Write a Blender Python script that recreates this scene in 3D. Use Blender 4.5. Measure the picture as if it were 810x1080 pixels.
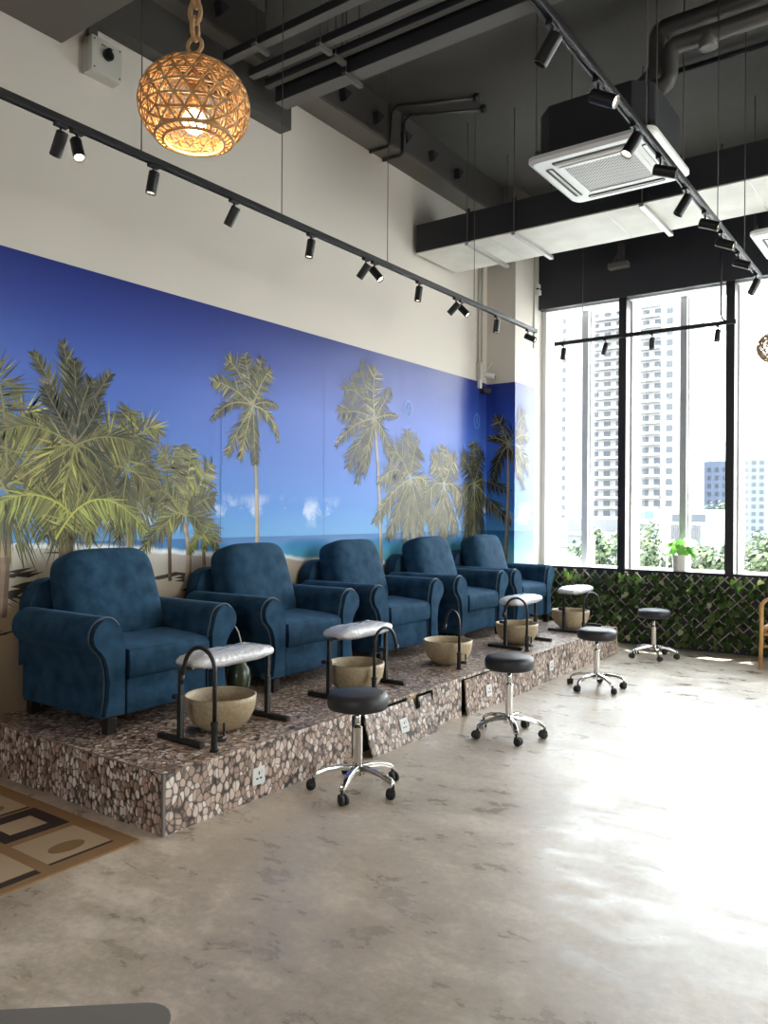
import bpy, math, random
from mathutils import Vector, Matrix, noise
R = math.radians
PI = math.pi
S = bpy.context.scene
for o in list(bpy.data.objects): bpy.data.objects.remove(o)
COL = S.collection

# ------------------------------------------------------------------ camera
cam_d = bpy.data.cameras.new('camera'); cam = bpy.data.objects.new('camera', cam_d); COL.objects.link(cam)
cam_d.sensor_fit = 'VERTICAL'; cam_d.sensor_height = 36.0; cam_d.lens = 36.0 * 834.6 / 1080.0
cam_d.clip_start = 0.05; cam_d.clip_end = 600
yaw, pit, rol = R(35.743), R(0.095), R(0.402)
fw = Vector((-math.sin(yaw)*math.cos(pit), math.cos(yaw)*math.cos(pit), math.sin(pit)))
rt = Vector((math.cos(yaw), math.sin(yaw), 0)); up = rt.cross(fw)
rt2 = rt*math.cos(rol) + up*math.sin(rol); up2 = -rt*math.sin(rol) + up*math.cos(rol)
m = Matrix((rt2, up2, -fw)).transposed().to_4x4(); m.translation = Vector((0, 0, 1.5))
cam.matrix_world = m
S.camera = cam

# ------------------------------------------------------------------ world, sun, exposure
SKY = 14.0
w = bpy.data.worlds.new('world'); S.world = w; w.use_nodes = True
nt = w.node_tree; bg = nt.nodes['Background']
tc = nt.nodes.new('ShaderNodeTexCoord'); sx = nt.nodes.new('ShaderNodeSeparateXYZ'); rp = nt.nodes.new('ShaderNodeValToRGB')
nt.links.new(tc.outputs['Generated'], sx.inputs[0]); nt.links.new(sx.outputs['Z'], rp.inputs[0]); nt.links.new(rp.outputs[0], bg.inputs[0])
rp.color_ramp.elements[0].position = 0.0; rp.color_ramp.elements[0].color = (1.0, 0.985, 0.955, 1)
rp.color_ramp.elements[1].position = 0.8; rp.color_ramp.elements[1].color = (0.80, 0.90, 1.0, 1)
bg.inputs[1].default_value = SKY
sd = bpy.data.lights.new('sun', 'SUN'); sd.energy = 26; sd.angle = R(0.6); sd.color = (1.0, 0.95, 0.86)
sun = bpy.data.objects.new('sun', sd); COL.objects.link(sun)
sun.rotation_euler = Vector((0.22, 0.38, 1.0)).to_track_quat('Z', 'Y').to_euler()
pd = bpy.data.lights.new('window_portal', 'AREA'); pd.shape = 'RECTANGLE'; pd.size = 9.4; pd.size_y = 3.4
pd.cycles.is_portal = True
po = bpy.data.objects.new('window_portal', pd); COL.objects.link(po)
po.location = (0.4, 9.62, 2.45); po.rotation_euler = (R(-90), 0, 0)
pd2 = bpy.data.lights.new('added_side_window_portal', 'AREA'); pd2.shape = 'RECTANGLE'; pd2.size = 3.3; pd2.size_y = 2.5  # portal at the added, unseen side window
pd2.cycles.is_portal = True
po2 = bpy.data.objects.new('added_side_window_portal', pd2); COL.objects.link(po2)
po2.location = (5.12, 6.25, 2.65); po2.rotation_euler = (0, R(90), 0)
pd3 = bpy.data.lights.new('added_rear_window_portal', 'AREA'); pd3.shape = 'RECTANGLE'; pd3.size = 2.0; pd3.size_y = 1.6  # portal at the added, unseen rear window
pd3.cycles.is_portal = True
po3 = bpy.data.objects.new('added_rear_window_portal', pd3); COL.objects.link(po3)
po3.location = (0.5, -4.62, 1.8); po3.rotation_euler = (R(90), 0, 0)
vs = S.view_settings; vs.view_transform = 'Standard'; vs.look = 'None'; vs.gamma = 1.0; vs.use_curve_mapping = False
vs.exposure = 0.20
S.cycles.max_bounces = 10; S.cycles.diffuse_bounces = 5; S.cycles.glossy_bounces = 4
S.cycles.transparent_max_bounces = 12; S.cycles.sample_clamp_indirect = 6.0
S.cycles.use_denoising = True
S.cycles.caustics_reflective = False; S.cycles.caustics_refractive = False

# ------------------------------------------------------------------ materials
def new_mat(name):
    M = bpy.data.materials.new(name); M.use_nodes = True
    n = M.node_tree.nodes; return M, n, M.node_tree.links, n['Principled BSDF']
def mat(name, col, rough=0.5, metal=0.0, spec=0.5, sheen=0.0, coat=0.0, emit=None, es=0.0, bump=None, vary=None):
    M, n, l, b = new_mat(name)
    b.inputs['Base Color'].default_value = (*col, 1); b.inputs['Roughness'].default_value = rough
    b.inputs['Metallic'].default_value = metal; b.inputs['Specular IOR Level'].default_value = spec
    if sheen:
        b.inputs['Sheen Weight'].default_value = sheen; b.inputs['Sheen Roughness'].default_value = 0.35
        b.inputs['Sheen Tint'].default_value = (0.30, 0.58, 1.0, 1)
    if coat: b.inputs['Coat Weight'].default_value = coat; b.inputs['Coat Roughness'].default_value = 0.1
    if emit: b.inputs['Emission Color'].default_value = (*emit, 1); b.inputs['Emission Strength'].default_value = es
    if bump or vary:
        t = n.new('ShaderNodeTexCoord')
    if bump:
        z = n.new('ShaderNodeTexNoise'); z.inputs['Scale'].default_value = bump[0]; z.inputs['Detail'].default_value = 4
        l.new(t.outputs['Object'], z.inputs['Vector'])
        u = n.new('ShaderNodeBump'); u.inputs['Strength'].default_value = bump[1]; u.inputs['Distance'].default_value = 0.01
        l.new(z.outputs['Fac'], u.inputs['Height']); l.new(u.outputs[0], b.inputs['Normal'])
    if vary:   # (scale, lo colour, hi colour)
        z = n.new('ShaderNodeTexNoise'); z.inputs['Scale'].default_value = vary[0]; z.inputs['Detail'].default_value = 5
        l.new(t.outputs['Object'], z.inputs['Vector'])
        r = n.new('ShaderNodeValToRGB'); r.color_ramp.elements[0].position = .32; r.color_ramp.elements[1].position = .68
        r.color_ramp.elements[0].color = (*vary[1], 1); r.color_ramp.elements[1].color = (*vary[2], 1)
        l.new(z.outputs['Fac'], r.inputs[0]); l.new(r.outputs[0], b.inputs['Base Color'])
    return M

def concrete_floor():
    M, n, l, b = new_mat('polished_concrete')
    t = n.new('ShaderNodeTexCoord')
    def nz(sc, det, ro, dist, st=(1, 1, 1), rot=0):
        mp = n.new('ShaderNodeMapping'); mp.inputs['Scale'].default_value = st; mp.inputs['Rotation'].default_value = (0, 0, R(rot)); l.new(t.outputs['Object'], mp.inputs[0])
        a = n.new('ShaderNodeTexNoise'); a.inputs['Scale'].default_value = sc; a.inputs['Detail'].default_value = det; a.inputs['Roughness'].default_value = ro; a.inputs['Distortion'].default_value = dist
        l.new(mp.outputs[0], a.inputs['Vector']); return a.outputs['Fac']
    def mixf(f, a, c):
        x = n.new('ShaderNodeMix'); x.data_type = 'FLOAT'; x.inputs[0].default_value = f; l.new(a, x.inputs[2]); l.new(c, x.inputs[3]); return x.outputs[0]
    big = nz(.8, 5, .55, .5); mid = nz(3.2, 8, .68, .25, (1, 1.7, 1), -35); fine = nz(26, 6, .7, 0)
    f = mixf(.55, big, mid); f = mixf(.25, f, fine)
    r = n.new('ShaderNodeValToRGB'); e = r.color_ramp.elements
    e[0].position = .40; e[0].color = (.35, .285, .215, 1); e[1].position = .60; e[1].color = (.70, .60, .49, 1)
    k = e.new(.5); k.color = (.48, .40, .315, 1)
    l.new(f, r.inputs[0]); l.new(r.outputs[0], b.inputs['Base Color'])
    rr = n.new('ShaderNodeMapRange'); rr.inputs[1].default_value = .35; rr.inputs[2].default_value = .65; rr.inputs[3].default_value = .22; rr.inputs[4].default_value = .50
    l.new(mid, rr.inputs[0]); l.new(rr.outputs[0], b.inputs['Roughness'])
    b.inputs['Specular IOR Level'].default_value = .9
    u = n.new('ShaderNodeBump'); u.inputs['Strength'].default_value = .05; u.inputs['Distance'].default_value = .01
    l.new(mid, u.inputs['Height']); l.new(u.outputs[0], b.inputs['Normal'])
    return M

def pebble():
    M, n, l, b = new_mat('pebble_print')
    t = n.new('ShaderNodeTexCoord'); mp = n.new('ShaderNodeMapping'); mp.inputs['Scale'].default_value = (1.2, 1.0, .72)
    z = n.new('ShaderNodeTexNoise'); z.inputs['Scale'].default_value = 9; z.inputs['Detail'].default_value = 2
    va = n.new('ShaderNodeVectorMath'); va.operation = 'MULTIPLY_ADD'; va.inputs[1].default_value = (.05, .05, .05)
    l.new(t.outputs['Object'], z.inputs['Vector']); l.new(z.outputs['Color'], va.inputs[0]); l.new(t.outputs['Object'], va.inputs[2])
    l.new(va.outputs[0], mp.inputs[0])
    v = n.new('ShaderNodeTexVoronoi'); v.inputs['Scale'].default_value = 34
    e = n.new('ShaderNodeTexVoronoi'); e.feature = 'DISTANCE_TO_EDGE'; e.inputs['Scale'].default_value = 34
    l.new(mp.outputs[0], v.inputs['Vector']); l.new(mp.outputs[0], e.inputs['Vector'])
    s = n.new('ShaderNodeSeparateColor'); l.new(v.outputs['Color'], s.inputs[0])
    r = n.new('ShaderNodeValToRGB'); q = r.color_ramp.elements
    q[0].position = 0; q[0].color = (.20, .14, .11, 1); q[1].position = 1; q[1].color = (.90, .82, .75, 1)
    for p, c in ((.2, (.38, .27, .21)), (.45, (.50, .35, .28)), (.62, (.60, .46, .38)), (.8, (.74, .61, .53))):
        k = q.new(p); k.color = (*c, 1)
    l.new(s.outputs[0], r.inputs[0])
    g = n.new('ShaderNodeMapRange'); g.inputs[1].default_value = .0; g.inputs[2].default_value = .09; l.new(e.outputs['Distance'], g.inputs[0])
    g2 = n.new('ShaderNodeMapRange'); g2.inputs[1].default_value = .80; g2.inputs[2].default_value = .50; l.new(v.outputs['Distance'], g2.inputs[0])
    gm = n.new('ShaderNodeMath'); gm.operation = 'MULTIPLY'; l.new(g.outputs[0], gm.inputs[0]); l.new(g2.outputs[0], gm.inputs[1])
    g = gm
    mx = n.new('ShaderNodeMix'); mx.data_type = 'RGBA'; mx.inputs[6].default_value = (.05, .036, .03, 1)
    l.new(g.outputs[0], mx.inputs[0]); l.new(r.outputs[0], mx.inputs[7]); l.new(mx.outputs[2], b.inputs['Base Color'])
    b.inputs['Roughness'].default_value = .3; b.inputs['Specular IOR Level'].default_value = .6
    u = n.new('ShaderNodeBump'); u.inputs['Strength'].default_value = .25; u.inputs['Distance'].default_value = .004
    l.new(g.outputs[0], u.inputs['Height']); l.new(u.outputs[0], b.inputs['Normal'])
    return M

def mural_print():
    """the printed beach: sky, clouds, sea and sand by wall position (object origin is the world origin)"""
    M, n, l, b = new_mat('mural_print')
    t = n.new('ShaderNodeTexCoord'); sp = n.new('ShaderNodeSeparateXYZ'); l.new(t.outputs['Object'], sp.inputs[0])
    def math_(op, a, c=None, d=None):
        x = n.new('ShaderNodeMath'); x.operation = op
        for i, vv in enumerate((a, c, d)):
            if vv is None: continue
            if isinstance(vv, (int, float)): x.inputs[i].default_value = vv
            else: l.new(vv, x.inputs[i])
        return x.outputs[0]
    def ramp(src, pts):
        r = n.new('ShaderNodeValToRGB'); e = r.color_ramp.elements
        while len(e) > 1: e.remove(e[0])
        e[0].position = pts[0][0]; e[0].color = (*pts[0][1], 1)
        for p, c in pts[1:]:
            k = e.new(p); k.color = (*c, 1)
        l.new(src, r.inputs[0]); return r.outputs[0]
    def mix(f, a, c):
        x = n.new('ShaderNodeMix'); x.data_type = 'RGBA'; l.new(f, x.inputs[0])
        for i, vv in ((6, a), (7, c)):
            if isinstance(vv, tuple): x.inputs[i].default_value = (*vv, 1)
            else: l.new(vv, x.inputs[i])
        return x.outputs[2]
    def mr(src, a, c):
        x = n.new('ShaderNodeMapRange'); x.inputs[1].default_value = a; x.inputs[2].default_value = c; l.new(src, x.inputs[0]); return x.outputs[0]
    Z = sp.outputs['Z']; Y = sp.outputs['Y']
    zs = math_('DIVIDE', Z, 3.2)
    sky = ramp(zs, [(1.30/3.2, (.11, .36, .70)), (1.55/3.2, (.055, .235, .66)), (1.9/3.2, (.05, .175, .62)), (2.4/3.2, (.055, .135, .55)), (2.75/3.2, (.030, .066, .35)), (3.08/3.2, (.017, .032, .21))])
    ny = n.new('ShaderNodeTexNoise'); ny.inputs['Scale'].default_value = 2.3; ny.inputs['Detail'].default_value = 7; ny.inputs['Roughness'].default_value = .62
    l.new(t.outputs['Object'], ny.inputs['Vector'])
    band = math_('MULTIPLY', mr(Z, 1.36, 1.45), mr(Z, 1.66, 1.52))
    cl = math_('MULTIPLY', mr(ny.outputs['Fac'], .52, .66), band)
    sky = mix(cl, sky, (.80, .88, .95))
    sea = ramp(zs, [(.95/3.2, (.30, .62, .66)), (1.12/3.2, (.10, .42, .58)), (1.22/3.2, (.05, .25, .52)), (1.30/3.2, (.04, .15, .42))])
    nb = n.new('ShaderNodeTexNoise'); nb.inputs['Scale'].default_value = 5; nb.inputs['Detail'].default_value = 4; l.new(t.outputs['Object'], nb.inputs['Vector'])
    tt = math_('ADD', math_('SUBTRACT', Z, math_('MULTIPLY_ADD', Y, -.077, 1.49)), math_('MULTIPLY', math_('SUBTRACT', nb.outputs['Fac'], .5), .06))
    surf = math_('MULTIPLY', mr(tt, -.012, .0), mr(tt, .04, .015))
    ns = n.new('ShaderNodeTexNoise'); ns.inputs['Scale'].default_value = 3; ns.inputs['Detail'].default_value = 6; l.new(t.outputs['Object'], ns.inputs['Vector'])
    sand = ramp(zs, [(.3/3.2, (.40, .28, .19)), (.85/3.2, (.50, .37, .26)), (1.05/3.2, (.66, .55, .44)), (1.25/3.2, (.72, .66, .58))])
    dk = n.new('ShaderNodeMix'); dk.data_type = 'RGBA'; dk.blend_type = 'MULTIPLY'; dk.inputs[0].default_value = .35
    l.new(sand, dk.inputs[6]); l.new(ns.outputs['Color'], dk.inputs[7]); sand = dk.outputs[2]
    low = mix(mr(tt, -.01, .01), sand, sea); low = mix(surf, low, (.85, .90, .92))
    col = mix(mr(Z, 1.300, 1.306), low, sky)
    l.new(col, b.inputs['Base Color'])
    b.inputs['Roughness'].default_value = .3; b.inputs['Specular IOR Level'].default_value = .25
    return M

def leaf_print(name, rough=.38):
    M, n, l, b = new_mat(name)
    a = n.new('ShaderNodeAttribute'); a.attribute_name = 'Col'
    l.new(a.outputs['Color'], b.inputs['Base Color']); b.inputs['Roughness'].default_value = rough; b.inputs['Specular IOR Level'].default_value = .25
    return M

def ivy_mat():
    M = leaf_print('ivy_leaf', .4); n = M.node_tree.nodes; l = M.node_tree.links; b = n['Principled BSDF']
    a = [x for x in n if x.type == 'ATTRIBUTE'][0]; t = n.new('ShaderNodeBsdfTranslucent'); x = n.new('ShaderNodeMixShader'); x.inputs[0].default_value = .35
    g = n.new('ShaderNodeMix'); g.data_type = 'RGBA'; g.blend_type = 'MULTIPLY'; g.inputs[0].default_value = 1; g.inputs[7].default_value = (2.2, 2.4, 1.2, 1)
    l.new(a.outputs['Color'], g.inputs[6]); l.new(g.outputs[2], t.inputs[0]); l.new(b.outputs[0], x.inputs[1]); l.new(t.outputs[0], x.inputs[2])
    l.new(x.outputs[0], n['Material Output'].inputs['Surface']); return M

def glass():
    M = bpy.data.materials.new('window_glass'); M.use_nodes = True; n = M.node_tree.nodes; l = M.node_tree.links
    n.clear(); o = n.new('ShaderNodeOutputMaterial'); mx = n.new('ShaderNodeMixShader')
    t = n.new('ShaderNodeBsdfTransparent'); t.inputs[0].default_value = (.96, .98, .98, 1)
    g = n.new('ShaderNodeBsdfGlossy'); g.inputs['Roughness'].default_value = .02
    mx.inputs[0].default_value = .05
    l.new(t.outputs[0], mx.inputs[1]); l.new(g.outputs[0], mx.inputs[2]); l.new(mx.outputs[0], o.inputs[0])
    return M

def grille_mat():
    M, n, l, b = new_mat('grille_mesh')
    t = n.new('ShaderNodeTexCoord'); c = n.new('ShaderNodeTexChecker'); c.inputs['Scale'].default_value = 66
    c.inputs[1].default_value = (.62, .61, .59, 1); c.inputs[2].default_value = (.16, .155, .15, 1)
    l.new(t.outputs['Object'], c.inputs['Vector']); l.new(c.outputs[0], b.inputs['Base Color']); b.inputs['Roughness'].default_value = .5
    return M

M_ = dict(
    wall=mat('wall_paint', (.68, .63, .565), .75, bump=(60, .03)),
    far_wall=mat('far_wall_paint', (.20, .175, .145), .8),
    dark_wall=mat('dark_wall_paint', (.030, .031, .038), .6),
    ceil=mat('dark_ceiling_paint', (.06, .056, .049), .8, vary=(.8, (.048, .045, .040), (.072, .068, .06))),
    beam=mat('grey_beam_paint', (.13, .118, .10), .75, bump=(25, .05)),
    steel_dark=mat('dark_painted_steel', (.06, .056, .052), .5),
    tray=mat('grey_painted_steel', (.11, .103, .092), .55),
    black=mat('black_metal', (.012, .012, .013), .38),
    black_foam=mat('black_foam', (.018, .018, .022), .7),
    duct_under=mat('duct_panel', (.62, .60, .54), .55, vary=(3, (.55, .53, .47), (.68, .66, .60))),
    galv=mat('galvanised_steel', (.45, .44, .42), .4, .6),
    white=mat('white_plastic', (.78, .78, .76), .35),
    white_frame=mat('white_window_frame', (.75, .75, .74), .45),
    grey_frame=mat('grey_window_frame', (.62, .63, .65), .45),
    navy=mat('navy_velvet', (.018, .051, .094), .75, sheen=.18, spec=.06, vary=(11, (.012, .039, .073), (.028, .073, .130))),
    piping=mat('navy_piping', (.04, .06, .085), .5, sheen=.4),
    leg=mat('dark_wood', (.014, .011, .010), .4),
    pebble=pebble(),
    dark_gap=mat('dark_void', (.01, .009, .008), .9),
    ply=mat('plywood', (.55, .40, .22), .7, bump=(40, .1)),
    bowl=mat('stoneware', (.43, .34, .21), .45, vary=(60, (.37, .285, .17), (.49, .39, .25))),
    wrap=mat('plastic_wrap', (.60, .60, .63), .16, coat=.6, bump=(38, .9)),
    seat=mat('black_leatherette', (.022, .022, .024), .48, bump=(160, .05)),
    chrome=mat('chrome', (.72, .70, .67), .14, 1.0),
    rubber=mat('black_rubber', (.02, .02, .02), .6),
    rattan=mat('rattan', (.48, .28, .115), .5, bump=(90, .25), vary=(35, (.38, .20, .075), (.56, .35, .155))),
    rope=mat('natural_rope', (.44, .27, .13), .8, bump=(140, .6)),
    cane=mat('cane_pole', (.55, .31, .10), .32, vary=(12, (.48, .25, .075), (.62, .37, .135))),
    rug_tan=mat('rug_tan', (.29, .17, .078), .95, bump=(300, .3)),
    rug_beige=mat('rug_beige', (.47, .35, .23), .95, bump=(300, .3)),
    rug_brown=mat('rug_brown', (.25, .15, .068), .95, bump=(300, .3)),
    rug_dark=mat('rug_dark', (.035, .022, .018), .95, bump=(300, .3)),
    jar=mat('green_glaze', (.035, .05, .025), .25),
    strap=mat('pale_strap', (.62, .60, .52), .5),
    greybox=mat('grey_plastic', (.52, .50, .45), .45),
    greytop=mat('grey_top', (.20, .185, .17), .45),
    lens=mat('lit_lens', (1, .9, .7), .3, emit=(1.0, .86, .62), es=7),
    lens_off=mat('unlit_lens', (.05, .05, .05), .2),
    bulb=mat('bulb', (1, .8, .5), .3, emit=(1.0, .78, .45), es=14),
    glass=glass(), grille=grille_mat(), mural=mural_print(), leafp=leaf_print('palm_print', .3),
    slot=mat('dark_slot', (.03, .03, .03), .6),
    trellis=mat('trellis_wood', (.30, .27, .23), .6),
    plant=leaf_print('plant_leaf', .4), ivy=ivy_mat(), pot=mat('white_ceramic', (.78, .77, .74), .3),
    soil=mat('soil', (.05, .035, .02), .9),
    concrete_out=mat('street_concrete', (.30, .30, .29), .9),
    bwhite=mat('facade_white', (.19, .192, .196), .8), bblue=mat('facade_blue_grey', (.062, .080, .12), .7),
    bpale=mat('facade_pale_blue', (.085, .108, .14), .7), bwin=mat('facade_window', (.045, .051, .060), .4, spec=.2),
    bglass=mat('facade_glass', (.06, .10, .15), .4, spec=.2), bpink=mat('facade_pink', (.13, .065, .055), .8), bgrey=mat('facade_grey', (.085, .088, .092), .8),
    tree=leaf_print('tree_leaf', .6), bark=mat('bark', (.12, .09, .06), .9), car_blue=mat('car_paint', (.05, .08, .20), .3),
)

# ------------------------------------------------------------------ mesh helpers
class MB:
    def __init__(s): s.v = []; s.f = []; s.m = []; s.c = []; s.sm = []
    def add(s, vs, fs, mi=0, T=None, col=None, smooth=False):
        b = len(s.v)
        s.v += [tuple(T @ Vector(v)) if T else tuple(v) for v in vs]
        for f in fs:
            s.f.append(tuple(b + i for i in f)); s.m.append(mi); s.c.append(col); s.sm.append(smooth)
        return s
    def box(s, x0, x1, y0, y1, z0, z1, mi=0, T=None):
        vs = [(x, y, z) for x in (x0, x1) for y in (y0, y1) for z in (z0, z1)]
        return s.add(vs, [(0, 1, 3, 2), (4, 6, 7, 5), (0, 4, 5, 1), (2, 3, 7, 6), (0, 2, 6, 4), (1, 5, 7, 3)], mi, T)
    def lathe(s, prof, n=24, mi=0, T=None, smooth=True, cap=True):
        vs = []; fs = []
        for r, z in prof:
            for i in range(n):
                a = 2*PI*i/n; vs.append((r*math.cos(a), r*math.sin(a), z))
        for j in range(len(prof)-1):
            for i in range(n):
                k = (i+1) % n; fs.append((j*n+i, j*n+k, (j+1)*n+k, (j+1)*n+i))
        if cap:
            if prof[0][0] > 1e-6: fs.append(tuple(reversed(range(n))))
            if prof[-1][0] > 1e-6: fs.append(tuple((len(prof)-1)*n+i for i in range(n)))
        return s.add(vs, fs, mi, T, smooth=smooth)
    def cyl(s, p, q, r, n=12, mi=0, r2=None, T=None):
        return s.tube([p, q], r, n, mi, r2=r2, T=T)
    def tube(s, pts, r, n=8, mi=0, closed=False, r2=None, T=None, cap=True):
        pts = [Vector(p) for p in pts]; N = len(pts); vs = []; fs = []
        t0 = (pts[1]-pts[0]).normalized(); ref = Vector((0, 0, 1)) if abs(t0.z) < .9 else Vector((1, 0, 0))
        a = t0.cross(ref).normalized()
        for i, p in enumerate(pts):
            if closed: t = (pts[(i+1) % N]-pts[i-1])
            elif i == 0: t = pts[1]-pts[0]
            elif i == N-1: t = pts[-1]-pts[-2]
            else: t = (pts[i+1]-p).normalized()+(p-pts[i-1]).normalized()
            if t.length < 1e-9: t = Vector((0, 0, 1))
            t.normalize(); a = (a - t*a.dot(t))
            if a.length < 1e-6: a = t.orthogonal()
            a.normalize(); b = t.cross(a)
            rr = r if r2 is None else r + (r2-r)*i/(N-1)
            for k in range(n):
                th = 2*PI*k/n; vs.append(p + a*rr*math.cos(th) + b*rr*math.sin(th))
        M2 = N if closed else N-1
        for i in range(M2):
            j = (i+1) % N
            for k in range(n):
                k2 = (k+1) % n; fs.append((i*n+k, i*n+k2, j*n+k2, j*n+k))
        if cap and not closed:
            fs.append(tuple(reversed(range(n)))); fs.append(tuple((N-1)*n+k for k in range(n)))
        return s.add(vs, fs, mi, T, smooth=True)
    def prism(s, poly, d0, d1, axis='x', mi=0, T=None, smooth=False):
        """poly in the plane across axis: x->(y,z), y->(x,z), z->(x,y)"""
        def mk(p, d): return {'x': (d, p[0], p[1]), 'y': (p[0], d, p[1]), 'z': (p[0], p[1], d)}[axis]
        n = len(poly); vs = [mk(p, d0) for p in poly]+[mk(p, d1) for p in poly]
        fs = [(i, (i+1) % n, n+(i+1) % n, n+i) for i in range(n)]
        s.add(vs, fs, mi, T, smooth=smooth)
        return s.add(vs, [tuple(reversed(range(n))), tuple(range(n, 2*n))], mi, T)
    def ball(s, c, r, n=12, mi=0, sz=1.0):
        pr = [(r*math.sin(PI*i/n)+(1e-7 if i in (0, n) else 0), -r*sz*math.cos(PI*i/n)) for i in range(n+1)]
        return s.lathe(pr, n*2, mi, Matrix.Translation(c), cap=False)
    def pillow(s, hx, hy, hz, n=2.6, k=3.2, seg=20, mi=0, T=None):
        """superellipsoid cushion"""
        vs = []; fs = []
        def sp(a, e): return math.copysign(abs(a)**e, a)
        U = seg; V = seg//2
        for j in range(V+1):
            ph = -PI/2+PI*j/V
            for i in range(U):
                th = 2*PI*i/U
                vs.append((hx*sp(math.cos(ph), 2/n)*sp(math.cos(th), 2/k), hy*sp(math.cos(ph), 2/n)*sp(math.sin(th), 2/k), hz*sp(math.sin(ph), 2/n)))
        for j in range(V):
            for i in range(U):
                i2 = (i+1) % U; fs.append((j*U+i, j*U+i2, (j+1)*U+i2, (j+1)*U+i))
        return s.add(vs, fs, mi, T, smooth=True)
    def build(s, name, mats, parent=None, bevel=0.0, seg=2, smooth=None, subsurf=0, loc=None):
        me = bpy.data.meshes.new(name); me.from_pydata(s.v, [], s.f)
        if not isinstance(mats, (list, tuple)): mats = [mats]
        for x in mats: me.materials.append(M_[x] if isinstance(x, str) else x)
        me.polygons.foreach_set('material_index', s.m)
        me.polygons.foreach_set('use_smooth', [smooth if smooth is not None else q for q in s.sm])
        if any(c is not None for c in s.c):
            ca = me.color_attributes.new('Col', 'FLOAT_COLOR', 'CORNER'); arr = []
            for f, c in zip(s.f, s.c):
                arr += list((*(c or (1, 1, 1)), 1.0))*len(f)
            ca.data.foreach_set('color', arr)
        me.update(); o = bpy.data.objects.new(name, me); COL.objects.link(o)
        if parent is not None: o.parent = parent
        if loc: o.location = loc
        if bevel:
            b = o.modifiers.new('bevel', 'BEVEL'); b.width = bevel; b.segments = seg; b.limit_method = 'ANGLE'; b.angle_limit = R(35)
            for p in me.polygons: p.use_smooth = True
            wn = o.modifiers.new('wn', 'WEIGHTED_NORMAL'); wn.keep_sharp = False
        if subsurf:
            q = o.modifiers.new('sub', 'SUBSURF'); q.levels = subsurf; q.render_levels = subsurf
        return o
def tag(o, label=None, cat=None, group=None, kind=None):
    if label: o['label'] = label
    if cat: o['category'] = cat
    if group: o['group'] = group
    if kind: o['kind'] = kind
    return o
def thing(name, label, cat, loc=(0, 0, 0), rz=0.0, group=None, scale=None):
    o = bpy.data.objects.new(name, None); COL.objects.link(o); o.empty_display_size = .1
    o.location = loc; o.rotation_euler = (0, 0, rz)
    if scale: o.scale = scale
    return tag(o, label, cat, group)
def kids(o): return [c for c in bpy.data.objects if c.parent == o]
def copy_tree(o, parent=None):
    c = o.copy(); COL.objects.link(c)
    if parent is not None: c.parent = parent
    for ch in kids(o): copy_tree(ch, c)
    return c
def dup(o, label, loc, rz=0.0, scale=None):
    c = copy_tree(o); c['label'] = label; c.location = loc; c.rotation_euler = (0, 0, rz)
    if scale: c.scale = scale
    return c
def structure(name, mb, mats, **k): return tag(mb.build(name, mats, **k), kind='structure')
def arc(cx, cz, r, a0, a1, n): return [(cx+r*math.cos(R(a0+(a1-a0)*i/n)), cz+r*math.sin(R(a0+(a1-a0)*i/n))) for i in range(n+1)]
def rrect(x0, x1, y0, y1, r, n=5):
    return arc(x1-r, y1-r, r, 0, 90, n)+arc(x0+r, y1-r, r, 90, 180, n)+arc(x0+r, y0+r, r, 180, 270, n)+arc(x1-r, y0+r, r, 270, 360, n)
def lerp(a, b, t): return a+(b-a)*t

# ================================================================== SETTING
XW, YF, ZC, XR, YB = -4.6, 9.2, 5.38, 5.0, -4.5
structure('floor', MB().box(XW, XR, YB, 9.6, -.2, 0), concrete_floor())
structure('ceiling', MB().box(XW-.2, XR+.2, YB-.2, 9.6, ZC, ZC+.2), 'ceil')
structure('wall_left', MB().box(XW-.2, XW, YB, 9.6, -.2, ZC), 'wall')
WS = MB()
for a in ((YB, 5.0, -.2, ZC), (7.5, 9.6, -.2, ZC), (5.0, 7.5, -.2, 1.0), (5.0, 7.5, 4.3, ZC)): WS.box(XR, XR+.2, a[0], a[1], a[2], a[3])
structure('wall_right', WS, 'far_wall')
structure('trim_20', MB().box(XR+.02, XR+.12, 6.21, 6.29, 1.0, 4.3), 'black')  # mullion of the added side window
structure('window_20', MB().box(XR+.06, XR+.07, 5.0, 7.5, 1.0, 4.3), 'glass')  # unseen window, added to bring daylight onto the near wall
WR = MB()
for a in ((XW-.2, -.5, -.2, ZC), (1.5, XR+.2, -.2, ZC), (-.5, 1.5, -.2, 1.0), (-.5, 1.5, 2.6, ZC)): WR.box(a[0], a[1], YB-.2, YB, a[2], a[3])
structure('wall_rear', WR, 'far_wall')
structure('window_21', MB().box(-.5, 1.5, YB-.11, YB-.1, 1.0, 2.6), 'glass')  # unseen window, added to bring daylight onto the platform end
structure('wall_column', MB().box(XW, -4.22, 8.496, 9.6, 0, ZC), 'wall')
structure('wall_sill', MB().box(-4.22, XR, YF, 9.6, -.2, .83), 'dark_wall')
structure('wall_bulkhead', MB().box(-4.22, XR, 9.14, 9.6, 4.05, ZC), ['dark_wall'])
structure('trim_1', MB().box(-4.22, XR, 9.165, 9.34, .83, .868), 'black', bevel=.004)          # dark inner sill board
structure('trim_2', MB().box(-4.22, XR, 9.34, 9.66, .80, .868), 'white_frame')                # pale outer sill
structure('trim_3', MB().box(-4.22, XR, 9.24, 9.66, 4.035, 4.052), 'white_frame')             # pale soffit over the glass
structure('trim_4', MB().box(-4.22, XR, 9.6, 10.31, 4.30, 4.5), 'bgrey')                      # unseen canopy outside, depth set so only a strip of sun enters
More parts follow.
